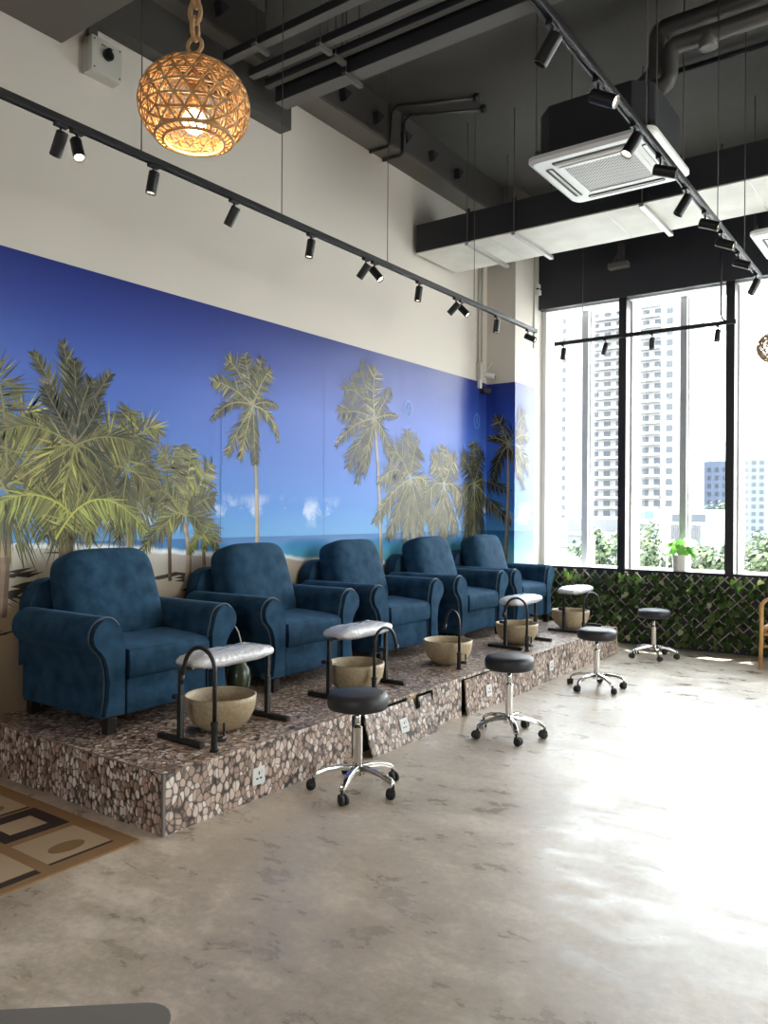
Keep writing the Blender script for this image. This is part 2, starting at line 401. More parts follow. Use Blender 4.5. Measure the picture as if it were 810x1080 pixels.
# beams
structure('trim_5', MB().box(XW, XR, .6, 2.86, 4.46, ZC), 'beam', bevel=.006)
structure('trim_6', MB().box(XW, -4.36, 2.86, 8.49, 5.0, 5.03, 0).box(XW, -4.362, 2.86, 8.49, 5.03, ZC, 1), ['beam', 'steel_dark'])  # inner face coloured darker than the underside
structure('trim_19', MB().box(XW, -4.2, 8.45, 9.14, 5.0, ZC), 'beam')
structure('trim_7', MB().box(XW, -4.47, 2.88, 4.86, 4.67, 5.0), 'steel_dark', bevel=.004)
wed = MB()
for y in (3.96, 4.45, 4.93, 5.40, 5.89, 6.36, 6.84, 7.35):
    wed.prism([(-.055, 0), (.055, 0), (-.03, -.10)], -4.37, -4.30, 'x', T=Matrix.Translation((0, y, 5.19)))
structure('trim_8', wed, 'black_foam')
# window bays
MULL = [-3.16 + 1.185*i for i in range(7)]
fr = MB(); fo = MB(); fg = MB()
for i, x in enumerate(MULL):
    structure('trim_%d' % (9+i), MB().box(x-.046, x+.046, 9.15, 9.32, .86, 4.06), 'black', bevel=.004)
    fo.box(x-.05, x+.06, 9.33, 9.62, .868, 4.04)
edges = [-4.22]+MULL+[XR]
fo.box(-4.22, -4.16, 9.24, 9.62, .868, 4.04)
for i in range(len(edges)-1):
    xm = -3.73 + 1.185*i
    if xm < XR-.1:
        fg.box(xm-.04, xm+.035, 9.46, 9.52, .868, 4.04)
        fo.box(xm-.03, xm+.05, 9.53, 9.62, .868, 4.04)
structure('trim_16', fo, 'white_frame'); structure('trim_17', fg, 'grey_frame')
for i in range(len(edges)-1):
    structure('window_%d' % (i+1), MB().box(edges[i]+.01, edges[i+1]-.01, 9.575, 9.583, .86, 4.05), 'glass')

# ------------------------------------------------------------------ mural (one printed covering on wall and column)
random.seed(7)
mural_o = thing('wall_mural', 'printed beach mural of palms, blue sky and sea covering the wall behind the armchairs', 'mural')
MT = 3.075
def fold(u, v, d):
    """unrolled paper position -> world, d off the surface"""
    if u <= 8.496: return (XW+.006+d, u, v)
    if u <= 8.876: return (XW+(u-8.496), 8.490-d, v)
    return (-4.22+.006+d, 8.496+(u-8.876), v)
sheet = MB()
sheet.box(XW, XW+.006, YB, 8.496, .0, MT); sheet.box(XW, -4.22+.006, 8.490, 8.496, 0, MT-.01); sheet.box(-4.22, -4.22+.006, 8.490, 9.02, 0, MT-.01)
sheet.build('printed_sheet', 'mural', mural_o)
PL = MB(); LAY = [0.0004]
def seg_of(u): return 0 if u <= 8.496 else (1 if u <= 8.876 else 2)
def poly(pts, col):
    if len({seg_of(u) for u, v in pts}) > 1 or max(u for u, v in pts) > 9.39 or min(v for u, v in pts) < .02: return
    LAY[0] += 2e-7
    vs = [fold(u, v, LAY[0]) for u, v in pts]
    PL.add(vs, [tuple(range(len(vs)))], 0, col=col)
def cmix(a, b, t): return tuple(lerp(a[i], b[i], t) for i in range(3))
GREEN = [(.10, .12, .03), (.19, .20, .045), (.30, .30, .06), (.045, .055, .02), (.20, .15, .06)]
OLIVE = [(.12, .115, .05), (.24, .22, .11), (.07, .07, .03), (.32, .28, .15), (.05, .045, .025)]
DARK = [(.045, .05, .025), (.08, .085, .04), (.12, .12, .06), (.03, .032, .02)]
def frond(b, c, t, L, pal, n=46, drop=.5, rib=(.30, .30, .09), wl=.0062, both=True):
    n = int(n*1.35); sh_ = random.uniform(.45, 1.25)
    B, C_, T_ = Vector(b), Vector(c), Vector(t)
    pts = [(1-s)**2*B+2*s*(1-s)*C_+s*s*T_ for s in [i/24 for i in range(25)]]
    for i in range(n):
        s = .08+.92*(i+random.random()*.6)/n; s = min(s, .999)
        p = (1-s)**2*B+2*s*(1-s)*C_+s*s*T_; d = (2*(1-s)*(C_-B)+2*s*(T_-C_)).normalized()
        nrm = Vector((-d.y, d.x)); ln = L*(.35+.8*math.sin(PI*min(1, s*.86+.12)))*random.uniform(.6, 1.25)
        for sg in ((1, -1) if both else (1,)):
            v = (d*random.uniform(.5, .9)+nrm*sg*random.uniform(.55, .9)+Vector((0, -drop*random.uniform(.6, 1.3)))).normalized()
            q = p+v*ln; e = Vector((-v.y, v.x))*wl*random.uniform(.7, 1.3)
            k_ = sh_*random.choice((.3, .55, .8, 1.1, 1.6)); col = tuple(x*k_ for x in cmix(random.choice(pal), random.choice(pal), random.random())); md = p+v*ln*.4
            poly([tuple(p+e*.4), tuple(md+e), tuple(q), tuple(md-e), tuple(p-e*.4)], col)
    for i in range(24):
        a, bb = pts[i], pts[i+1]; d = (bb-a).normalized(); e = Vector((-d.y, d.x))*.007*(1-i/30)
        poly([tuple(a+e), tuple(bb+e), tuple(bb-e), tuple(a-e)], tuple(x*(.45+.4*sh_) for x in rib))
def trunk(p, q, w0, w1, col, bend=0.0):
    p, q = Vector(p), Vector(q)
    for i in range(14):
        def at(s): return p.lerp(q, s)+Vector((bend*math.sin(PI*s), 0))
        a, b = at(i/14), at((i+1)/14); wa, wb = lerp(w0, w1, i/14), lerp(w0, w1, (i+1)/14)
        k = random.uniform(.75, 1.15)
        poly([(a.x-wa, a.y), (a.x+wa*.2, a.y), (b.x+wb*.2, b.y), (b.x-wb, b.y)], tuple(x*k for x in col))
        poly([(a.x+wa*.2, a.y), (a.x+wa, a.y), (b.x+wb, b.y), (b.x+wb*.2, b.y)], tuple(x*k*.55 for x in col))
def tuft(c, r, n, pal, L=.12, a0=-180, a1=180, drop=.6):
    for i in range(n):
        a = R(random.uniform(a0, a1)); rr = r*random.uniform(.1, 1)
        p = Vector((c[0]+rr*math.cos(a), c[1]+rr*1.2*math.sin(a)))
        v = (Vector((math.cos(a), math.sin(a)))+Vector((random.uniform(-.4, .4), -drop))).normalized()
        q = p+v*L*random.uniform(.6, 1.3); e = Vector((-v.y, v.x))*.007
        poly([tuple(p+e), tuple(q), tuple(p-e)], cmix(random.choice(pal), random.choice(pal), random.random()))
# shadows and debris on the sand
for (u, v, a, h, t) in ((2.62, 1.12, .15, .02, .02), (2.72, 1.02, .22, .035, .03), (2.66, .98, .2, .012, -.06), (3.78, 1.03, .2, .025, .0), (3.98, .99, .12, .02, .0), (2.55, .76, .16, .012, .02), (4.0, .93, .1, .012, .0), (2.95, 1.24, .12, .008, 0), (3.3, 1.22, .1, .007, 0)):
    for k in range(7):
        du = random.uniform(-a, a); dv = random.uniform(-h, h)
        poly([(u+du-.09, v+dv), (u+du, v+dv+h*.6), (u+du+.10, v+dv+t), (u+du, v+dv-h*.6)], (.05, .04, .035))
# far-left palm
trunk((2.49, .86), (2.53, 1.42), .038, .03, (.40, .28, .20)); trunk((2.18, .8), (2.16, 1.5), .04, .03, (.36, .26, .19))
trunk((3.05, 1.05), (2.86, 1.42), .012, .014, (.26, .17, .11)); trunk((3.39, 1.16), (3.38, 1.45), .022, .02, (.34, .24, .18)); trunk((2.91, 1.14), (2.92, 1.5), .05, .06, (.20, .15, .08))
tuft((2.5, 1.62), .30, 420, DARK+GREEN[:2], .22, drop=.9); tuft((3.36, 1.66), .26, 420, DARK+GREEN[:3], .22, drop=.9); tuft((2.93, 1.62), .2, 330, DARK+GREEN[3:], .25, drop=1.0)
for c, t in (((2.35, 2.3), (2.1, 2.1)), ((2.6, 2.32), (2.80, 1.98)), ((2.45, 2.3), (2.55, 1.7)), ((2.65, 2.0), (2.72, 1.5)), ((2.3, 2.0), (2.2, 1.6)), ((2.42, 1.85), (2.38, 1.4)), ((2.5, 2.35), (2.42, 2.32))):
    frond((2.52, 1.75 if c[1] > 2.1 else 1.6), c, t, .20, GREEN, 44, .7)
# second palm, right of the big one
for c, t in (((3.36, 2.15), (3.38, 2.2)), ((3.2, 2.2), (3.1, 1.98)), ((3.5, 2.2), (3.63, 2.06)), ((3.3, 2.1), (3.2, 1.7)), ((3.55, 1.95), (3.6, 1.62)), ((3.42, 2.2), (3.5, 1.9)), ((3.2, 1.9), (3.12, 1.52)), ((3.5, 1.8), (3.68, 1.45)), ((3.35, 1.7), (3.3, 1.32))):
    frond((3.37, 1.78), c, t, .17, GREEN, 42, .65)
# big palm
trunk((2.96, 1.70), (2.98, 2.06), .06, .03, (.20, .15, .08))
tuft((2.97, 1.98), .07, 90, [(.10, .08, .04), (.16, .13, .06), (.05, .045, .02)], .14, drop=-.6)
for c, t in (((2.85, 2.25), (2.68, 2.47)), ((2.95, 2.3), (2.88, 2.57)), ((2.98, 2.3), (2.96, 2.47)), ((3.06, 2.2), (3.23, 2.42)), ((3.0, 2.2), (3.09, 2.36)), ((2.86, 2.1), (2.76, 2.26)), ((3.08, 2.05), (3.15, 2.22))):
    frond((2.97, 1.94), c, t, .11, [(.07, .085, .035), (.12, .13, .06), (.20, .18, .11), (.04, .05, .025)], 46, -.15, rib=(.28, .24, .12))
for c, t in (((2.70, 2.08), (2.50, 1.98)), ((3.22, 2.06), (3.46, 1.95)), ((2.75, 1.95), (2.72, 1.58)), ((3.18, 1.95), (3.22, 1.55)), ((2.85, 1.9), (2.84, 1.5)), ((3.1, 1.85), (3.08, 1.45)), ((2.96, 1.7), (2.92, 1.32)), ((3.0, 1.75), (3.1, 1.30)), ((2.9, 1.6), (2.78, 1.35))):
    frond((2.97, 1.92), c, t, .19, GREEN, 46, .75)
frond((2.98, 1.45), (2.72, 1.72), (2.40, 1.50), .18, [(.24, .27, .06), (.32, .34, .09), (.15, .18, .045)], 56, .9, rib=(.5, .5, .10))
frond((2.84, 1.32), (3.12, 1.82), (3.53, 1.36), .18, [(.24, .27, .06), (.32, .34, .09), (.15, .18, .045)], 66, .9, rib=(.55, .55, .10))
# small beach palms
trunk((3.74, 1.0), (3.73, 1.42), .016, .014, (.13, .10, .07)); trunk((3.90, .98), (3.86, 1.45), .03, .018, (.42, .33, .25), .03); trunk((4.06, 1.08), (4.05, 1.3), .016, .014, (.30, .24, .18))
tuft((3.87, 1.62), .14, 160, DARK+GREEN[:2], .18)
for c, t in (((3.75, 1.85), (3.66, 1.93)), ((3.85, 1.85), (3.82, 1.98)), ((3.9, 1.85), (3.93, 1.96)), ((4.02, 1.75), (4.13, 1.87)), ((4.0, 1.6), (4.15, 1.62)), ((3.65, 1.75), (3.58, 1.6)), ((3.7, 1.48), (3.50, 1.24)), ((4.05, 1.5), (4.2, 1.28)), ((3.75, 1.55), (3.7, 1.38)), ((3.98, 1.5), (4.05, 1.35))):
    frond((3.88, 1.47), c, t, .14, GREEN[:3]+OLIVE[:3], 36, .45)
for c, t in (((4.0, 1.38), (3.93, 1.2)), ((4.12, 1.36), (4.2, 1.2)), ((4.06, 1.4), (4.07, 1.22))): frond((4.05, 1.3), c, t, .08, GREEN[:3], 24, .6)
# tall palms
def tall(cr, foot, tips, pal, L=.13, bend=.02):
    trunk(foot, cr, .026, .016, (.46, .38, .29), bend)
    tuft(cr, .09, 70, pal, .10)
    for c, t, k in tips: frond(cr, c, t, L*k*.88, pal, 30, .4, rib=(.42, .38, .20))
tall((4.56, 2.36), (4.62, 1.02), [((4.4, 2.66), (4.28, 2.68), 1.1), ((4.52, 2.6), (4.46, 2.76), 1), ((4.6, 2.6), (4.66, 2.76), 1), ((4.66, 2.6), (4.76, 2.68), 1), ((4.35, 2.5), (4.13, 2.50), 1.1), ((4.3, 2.42), (4.12, 2.20), .7), ((4.7, 2.44), (4.85, 2.38), .5), ((4.78, 2.36), (4.86, 2.10), .7), ((4.42, 2.2), (4.28, 1.95), 1.1), ((4.5, 2.2), (4.42, 1.92), 1), ((4.58, 2.1), (4.59, 1.90), 1)], GREEN[:2]+OLIVE[:4])
tall((6.22, 2.42), (6.34, 1.0), [((5.95, 2.72), (5.75, 2.64), 1.4), ((6.0, 2.85), (5.98, 2.86), 1.4), ((6.15, 2.75), (6.24, 2.9), 1.2), ((6.36, 2.6), (6.49, 2.74), .7), ((5.9, 2.5), (5.66, 2.42), 1.2), ((5.9, 2.4), (5.62, 2.12), .8), ((6.4, 2.5), (6.62, 2.49), .4), ((6.45, 2.3), (6.50, 1.96), .9), ((5.95, 2.2), (5.80, 1.93), 1.3), ((6.05, 2.2), (5.94, 1.80), 1.3), ((6.12, 2.2), (6.05, 1.9), 1)], OLIVE, .17)
# bushy palms at the far end
def bushy(cr, tips, pal, foot, L=.2, tr=170):
    trunk(foot, cr, .04, .04, (.26, .21, .14)); tuft((cr[0], cr[1]-.25), .28, tr, pal, .26, drop=1.0)
    for c, t in tips: frond(cr, c, t, L, pal, 44, .7, rib=(.40, .40, .24))
bushy((6.85, 1.86), [((6.8, 2.2), (6.78, 2.36)), ((6.9, 2.2), (6.98, 2.22)), ((6.55, 2.05), (6.30, 1.8)), ((6.5, 1.75), (6.22, 1.42)), ((6.65, 1.6), (6.45, 1.26)), ((7.1, 1.95), (7.30, 1.7)), ((7.1, 1.7), (7.25, 1.4)), ((6.6, 2.2), (6.5, 2.1)), ((6.85, 1.6), (6.75, 1.25)), ((7.0, 1.6), (7.05, 1.25))], OLIVE+GREEN[:1], (6.95, .95))
bushy((7.52, 1.82), [((7.5, 2.1), (7.5, 2.24)), ((7.4, 2.05), (7.28, 2.1)), ((7.65, 2.05), (7.76, 2.1)), ((7.3, 1.9), (7.08, 1.6)), ((7.75, 1.9), (7.98, 1.6)), ((7.4, 1.6), (7.25, 1.3)), ((7.6, 1.6), (7.78, 1.3)), ((7.5, 1.5), (7.48, 1.2))], OLIVE, (7.56, .9))
bushy((8.2, 1.85), [((8.2, 2.2), (8.18, 2.36)), ((8.05, 2.1), (7.9, 2.15)), ((8.32, 2.1), (8.42, 2.2)), ((8.0, 1.9), (7.82, 1.5)), ((8.4, 2.0), (8.80, 1.78)), ((8.45, 1.8), (8.85, 1.4)), ((8.1, 1.6), (8.0, 1.2)), ((8.35, 1.6), (8.45, 1.2)), ((8.2, 1.5), (8.2, 1.1))], OLIVE+DARK, (8.25, .9))
tall((8.80, 2.32), (8.76, .8), [((8.7, 2.6), (8.62, 2.66), .8), ((8.66, 2.45), (8.52, 2.40), .5), ((8.65, 2.2), (8.60, 1.9), 1.2), ((8.95, 2.65), (9.12, 2.7), 1.4), ((9.0, 2.5), (9.26, 2.45), 1.2), ((9.1, 2.35), (9.25, 1.98), 1.2), ((8.98, 2.2), (9.12, 1.8), 1.2), ((8.9, 2.2), (9.0, 1.95), 1.2)], OLIVE, .16)
# faint pale ring emblems and sheet seams
for u0, v0 in ((6.80, 2.58), (8.25, 2.60)):
    for i in range(28):
        a, b = 2*PI*i/28, 2*PI*(i+1)/28
        poly([(u0+.075*math.cos(a), v0+.095*math.sin(a)), (u0+.075*math.cos(b), v0+.095*math.sin(b)), (u0+.055*math.cos(b), v0+.072*math.sin(b)), (u0+.055*math.cos(a), v0+.072*math.sin(a))], (.10, .22, .62))
    for p, q in (((-.032, -.05), (0, .05)), ((.032, -.05), (0, .05)), ((-.02, -.012), (.02, -.012))):
        d = (Vector(q)-Vector(p)).normalized(); e = Vector((-d.y, d.x))*.007; P, Q = Vector(p)+Vector((u0, v0)), Vector(q)+Vector((u0, v0))
        poly([tuple(P+e), tuple(Q+e), tuple(Q-e), tuple(P-e)], (.10, .22, .62))
for u0 in (4.22, 5.45, 6.68, 7.92): poly([(u0-.002, 1.3), (u0+.002, 1.3), (u0+.002, MT), (u0-.002, MT)], (.03, .07, .26))
PL.build('printed_palms', 'leafp', mural_o)

# ------------------------------------------------------------------ pebble platform
PX, PY0, PY1, PZ = -2.95, 2.374, 8.44, .288
plat = thing('pebble_platform', 'long low platform clad in pebble-print sheet under the row of armchairs', 'platform', (XW, PY0, 0))
def pl(mb, name, mats, **k):
    o = mb.build(name, mats, plat, **k); o.matrix_parent_inverse = Matrix.Translation((-XW, -PY0, 0)); return o
pl(MB().box(XW+.01, PX-.05, PY0+.01, PY1-.01, 0, PZ-.02), 'core', 'dark_gap')
pl(MB().box(XW+.007, PX, PY0, PY1, PZ-.018, PZ), 'top_sheet', 'pebble', bevel=.002)
pl(MB().box(XW+.007, PX-.012, PY0, PY0+.01, 0, PZ-.018), 'end_sheet', 'pebble'); pl(MB().box(XW+.4, PX-.012, PY1-.01, PY1, 0, PZ-.018), 'end_sheet', 'pebble')
edge = MB(); edge.box(PX-.013, PX+.001, PY0-.002, PY0+.012, 0, PZ); edge.box(XW+.01, PX+.001, PY0-.002, PY0+.002, PZ-.004, PZ+.001)
pl(edge, 'corner_strip', 'greytop')
for y0, y1 in ((PY0+.012, 2.690), (2.693, 2.780), (2.783, 3.29), (3.293, 3.78), (4.70, 5.095), (6.27, 7.2), (7.203, 8.0), (8.003, PY1)):
    pl(MB().box(PX-.012, PX, y0, y1, 0, PZ-.019), 'front_panel', 'pebble')
def loose(y0, y1, h, T, notch=None):
    po_ = [(y0, 0), (y1, 0), (y1, h), (y0, h)]
    if notch: po_ = [(y0, 0), (y1, 0), (y1, h), (notch+.05, h), (notch+.035, h-.07), (notch-.02, h-.075), (notch-.035, h), (y0, h)]
    return MB().prism(po_, -.012, 0, 'x', T=T)
TA = Matrix.Translation((PX+.075, 0, 0)) @ Matrix.Rotation(R(-15.5), 4, 'Y')
q = pl(loose(3.90, 4.66, .262, TA, 4.47), 'access_panel', 'pebble'); tag(q, 'loose access panel leaning out at its foot, chipped along the top')
pl(MB().prism([(4.43, .16), (4.54, .16), (4.54, .262), (4.43, .262)], -.055, -.045, 'x', T=Matrix.Translation((PX+.01, 0, 0))), 'bare_plywood', 'ply')
TB = Matrix.Translation((PX+.03, 0, 0)) @ Matrix.Rotation(R(-5.5), 4, 'Y')
q = pl(loose(5.14, 6.24, .262, TB), 'access_panel', 'pebble'); tag(q, 'loose access panel with a dark gap along its left edge')
# sockets in the platform front
sock = thing('wall_socket', 'white socket plate on the platform front below the nearest bowl', 'socket', (PX, 2.985, .122), 0, 'sockets along the platform front')
MB().box(0, .009, -.045, .045, -.045, .045).build('plate', 'white', sock, bevel=.004)
sk = MB()
for y, z, a, b in ((0, .016, .004, .009), (-.013, -.012, .008, .004), (.013, -.012, .008, .004)): sk.box(.009, .0096, y-a, y+a, z-b, z+b)
sk.build('holes', 'slot', sock)
rk = MB().box(.009, .013, .018, .034, .012, .032).build('switch', 'white', sock, bevel=.001)
for lab, T in (('white socket plate on the leaning access panel behind the first black stool', TA @ Matrix.Translation((.0, 4.275, .12))), ('white socket plate on the platform front left of the second black stool', TB @ Matrix.Translation((0, 5.483, .128))), ('white socket plate on the platform front right of the second black stool', Matrix.Translation((PX, 6.70, .133)))):
    c = copy_tree(sock); c['label'] = lab; c.location = T.translation; c.rotation_euler = T.to_euler()

# ------------------------------------------------------------------ armchairs
ac = thing('velvet_armchair', 'navy velvet rolled-arm armchair nearest the camera, first in the row', 'armchair', (-4.12, 3.02, PZ), 0, 'navy armchairs along the mural')
def arm_outline(s, inset=0.0):
    """half-keyhole front: inner straight, rolled top, neck, flared foot (y outwards from centre)"""
    i = inset
    pts = [(.30+i, .09+i), (.30+i, .47)]
    pts += [(.315+i*.7, .515)] + [(.425+(.105-i)*math.cos(R(a)), .537+(.105-i)*math.sin(R(a))) for a in range(165, -61, -15)]
    pts += [(.455-i, .415), (.438-i, .36), (.43-i, .28), (.435-i, .19), (.452-i, .09+i)]
    return [(s*y, z) for y, z in pts]
b = MB().box(-.42, .36, -.43, .43, .085, .30); b.build('base_frame', 'navy', ac, bevel=.02)
MB().box(.30, .405, -.288, .288, .088, .287).build('front_rail', 'navy', ac, bevel=.012)
for s in (-1, 1):
    am = MB().prism(arm_outline(s), -.35, .395, 'x', smooth=False); aj = am.build('arm', 'navy', ac, bevel=.012)
    fp = MB().prism(arm_outline(s, .016), .395, .43, 'x').build('arm_front', 'navy', aj, bevel=.013, seg=3)
    pp = [(.398, y, z) for y, z in arm_outline(s, .004)]
    MB().tube(pp, .006, 6, closed=True).build('piping', 'piping', aj)
    bb = MB(); pr = [(.104*math.cos(R(a)), .05*math.sin(R(a))) for a in range(0, 91, 15)]
    bb.lathe([(max(r, 1e-4), z) for r, z in pr], 20, T=Matrix.Translation((-.349, s*.425, .537)) @ Matrix.Rotation(R(-90), 4, 'Y'), cap=False)
    bb.build('roll_end', 'navy', aj)
sc = MB().prism([(-.29, .287), (.43, .287), (.437, .36), (.43, .445), (.30, .462), (.05, .474), (-.29, .465)], -.287, .287, 'y')
so = sc.build('seat_cushion', 'navy', ac, bevel=.032, seg=4)
def back_outline(hw, z0, z1, r): return [(-hw, z0), (hw, z0)]+arc(hw-r, z1-r, r, 0, 90, 6)+arc(-hw+r, z1-r, r, 90, 180, 6)
MB().prism([(y, z) for y, z in back_outline(.43, .28, .80, .16)], -.45, -.33, 'x').build('back_frame', 'navy', ac, bevel=.03, seg=3)
bc = MB(); T = Matrix.Translation((-.185, 0, .675)) @ Matrix.Rotation(R(-17), 4, 'Y')
bc.pillow(.135, .335, .300, 5.5, 4.0, 56, T=T)
# widen the lower half a touch, narrow the crown
bc.v = [(x, y*(1.0+.05*max(-1, min(1, (.70-z)/.3))), z) for x, y, z in bc.v]
bc.build('back_cushion', 'navy', ac)
for x in (-.36, .385):
    for y in (-.385, .385):
        MB().prism([(-.03, .09), (.03, .09), (.024, 0), (-.024, 0)], y-.028, y+.028, 'y', T=Matrix.Translation((x, 0, 0))).build('leg', 'leg', ac, bevel=.004)
for lab, y, rz in (('navy velvet armchair second from the camera, behind the wrapped footrest and the first stool', 4.30, .5), ('navy velvet armchair in the middle of the row, behind the bowl without a footrest', 5.53, -.5), ('navy velvet armchair fourth from the camera, one before the corner', 6.80, 0), ('navy velvet armchair at the far end of the row, against the corner column', 7.95, 0)):
    dup(ac, lab, (-4.12, y, PZ), R(rz))

# ------------------------------------------------------------------ foot bowls
bw = thing('foot_bowl', 'beige stoneware foot bowl nearest the camera under the first wrapped footrest', 'bowl', (-3.33, 3.07, PZ), 0, 'stoneware foot bowls', (1.035, 1.035, 1.02))
prof = [(.075, 0), (.11, .012), (.155, .05), (.183, .105), (.192, .16), (.193, .188), (.186, .192), (.180, .185), (.176, .15), (.165, .10), (.13, .045), (.08, .022), (.001, .018)]
MB().lathe([(.001, 0)]+prof, 40, cap=False).build('bowl_body', 'bowl', bw)
MB().lathe([(.001, .019), (.03, .019), (.03, .024), (.001, .024)], 16, cap=False).build('drain', 'chrome', bw)
for lab, x, y in (('beige stoneware foot bowl second from the camera, behind the first black stool', -3.32, 4.29), ('beige stoneware foot bowl in the middle of the row, with a tap but no footrest', -3.32, 5.51), ('beige stoneware foot bowl fourth from the camera, behind the second black stool', -3.32, 6.76), ('beige stoneware foot bowl at the far end, behind the third black stool', -3.32, 8.04)):
    dup(bw, lab, (x, y, PZ))
# ------------------------------------------------------------------ gooseneck taps
tp = thing('gooseneck_tap', 'black gooseneck tap beside the nearest bowl at the platform edge', 'tap', (-3.03, 2.755, PZ), R(12), 'black taps at the bowls')
MB().lathe([(.024, 0), (.024, .012), (.017, .014), (.017, .13), (.020, .132), (.020, .15), (.011, .152)], 16).build('base', 'black', tp, smooth=False)
pts = [(0, 0, .15), (0, 0, .40)]+[(-.095+.095*math.cos(R(a)), 0, .40+.12*math.sin(R(a))) for a in range(0, 165, 12)]
pts += [(-.195, 0, .40), (-.205, 0, .36)]
MB().tube(pts, .0115, 10).build('spout', 'black', tp)
MB().tube([(-.204, 0, .375), (-.212, 0, .325)], .015, 10).build('nozzle', 'black', tp)
MB().cyl((0, 0, .06), (.035, .045, .06), .015, 10).build('valve', 'black', tp)
MB().box(-.006, .006, -.004, .004, 0, .085, T=Matrix.Translation((.03, .04, .055))).build('lever', 'black', tp, bevel=.002)
for lab, x, y, rz, sz in (('black gooseneck tap at the second bowl, behind the first black stool', -3.10, 4.21, -100, .86), ('black gooseneck tap standing alone before the middle bowl', -3.125, 5.36, -25, .86), ('black gooseneck tap at the fourth bowl, behind the second black stool', -3.055, 6.42, 14, .90), ('black gooseneck tap at the farthest bowl, behind the third black stool', -3.045, 7.715, -120, .80)):
    dup(tp, lab, (x, y, PZ), R(rz), (1, 1, sz))
# ------------------------------------------------------------------ footrests
fs_ = thing('footrest', 'plastic-wrapped padded footrest nearest the camera over the first bowl', 'footrest', (-3.29, 3.08, PZ), 0, 'plastic-wrapped footrests')
for s in (-1, 1):
    br = MB().box(-.17, .17, s*.325-.018, s*.325+.018, 0, .028).build('foot_bar', 'black', fs_, bevel=.004)
    pt = MB().box(-.014, .014, s*.325-.014, s*.325+.014, .028, .25); pt.box(-.011, .011, s*.325-.011, s*.325+.011, .25, .385)
    pt.build('post', 'black', fs_, bevel=.002)
    MB().cyl((-.014, s*.325, .235), (-.055, s*.325, .235), .014, 10).build('height_knob', 'black', fs_)
MB().box(-.02, .02, -.32, .32, .372, .388).build('rail', 'black', fs_, bevel=.003)
pd_ = MB().pillow(.115, .31, .045, 2.6, 4.5, 40, T=Matrix.Translation((0, 0, .415)))
random.seed(3)
pd_.v = [(x + .006*noise.noise(Vector((x*30, y*22, z*30))), y, z - .35*x*x + .010*noise.noise(Vector((x*24+5, y*30, z*24)))) for x, y, z in pd_.v]
pd_.build('wrapped_pad', 'wrap', fs_)
for lab, x, y, sy in (('plastic-wrapped padded footrest over the second bowl, behind the first stool', -3.30, 4.30, .97), ('plastic-wrapped padded footrest over the fourth bowl, behind the second stool', -3.28, 6.76, .97), ('plastic-wrapped padded footrest over the farthest bowl, behind the third stool', -3.26, 8.03, .95)):
    dup(fs_, lab, (x, y, PZ), 0, (1, sy, 1))

# ------------------------------------------------------------------ stools
st = thing('rolling_stool', 'black round rolling stool nearest the camera, on chrome star base', 'stool', (-2.62, 3.41, 0), 0, 'black rolling stools')
MB().lathe([(.001, .44), (.14, .44), (.160, .447), (.166, .47), (.166, .505), (.158, .522), (.13, .532), (.001, .535)], 36, cap=False).build('seat', 'seat', st)
MB().box(-.06, .06, -.06, .06, .43, .441).build('seat_plate', 'black', st)
col_ = MB(); col_.cyl((0, 0, .34), (0, 0, .432), .016, 14); col_.lathe([(.026, .11), (.027, .34), (.018, .345)], 18, smooth=False)
col_.build('column', 'chrome', st)
MB().tube([(0, .02, .425), (.02, .09, .42), (.035, .13, .405)], .005, 8).build('height_lever', 'black', st)
MB().lathe([(.038, .085), (.038, .125), (.027, .13)], 18, smooth=False).build('hub', 'chrome', st)
for k in range(5):
    a = 2*PI*k/5; T = Matrix.Rotation(a, 4, 'Z'); arm = MB(); P = []
    sec = [(.02, .120, .022, .016), (.09, .122, .020, .013), (.16, .112, .019, .012), (.215, .092, .020, .012), (.24, .074, .018, .010)]
    vs = []; fcs = []
    for x, z, wy, hz in sec: vs += [(x, -wy, z-hz), (x, wy, z-hz), (x, wy*.75, z+hz), (x, -wy*.75, z+hz)]
    for i in range(len(sec)-1):
        for j in range(4): fcs.append((i*4+j, i*4+(j+1) % 4, i*4+4+(j+1) % 4, i*4+4+j))
    fcs += [(3, 2, 1, 0), tuple(len(vs)-4+j for j in range(4))]
    arm.add(vs, fcs, T=T); arm.build('base_arm', 'chrome', st, bevel=.004)
    cs = MB(); Tc = T @ Matrix.Translation((.238, 0, 0)) @ Matrix.Rotation(R(35+50*k), 4, 'Z')
    for s in (-1, 1): cs.cyl((-.014, s*.006, .0265), (-.014, s*.020, .0265), .0262, 16, T=Tc)
    cs.cyl((0, 0, .03), (0, 0, .075), .008, 8, T=Tc); cs.prism([(-.03, .03), (-.024, .046), (.004, .055), (.010, .04)], -.021, .021, 'y', T=Tc)
    cs.build('caster', 'rubber', st)
st.rotation_euler = (0, 0, R(0))
for lab, x, y, rz, sz in (('black round rolling stool second from the camera, by the middle of the platform', -2.44, 4.86, 20, 1.02), ('black round rolling stool third from the camera, at the far end of the platform', -2.50, 6.64, 35, .965), ('black round rolling stool farthest away, in front of the ivy trellis', -2.56, 8.45, 10, .955)):
    dup(st, lab, (x, y, 0), R(rz), (1, 1, sz))

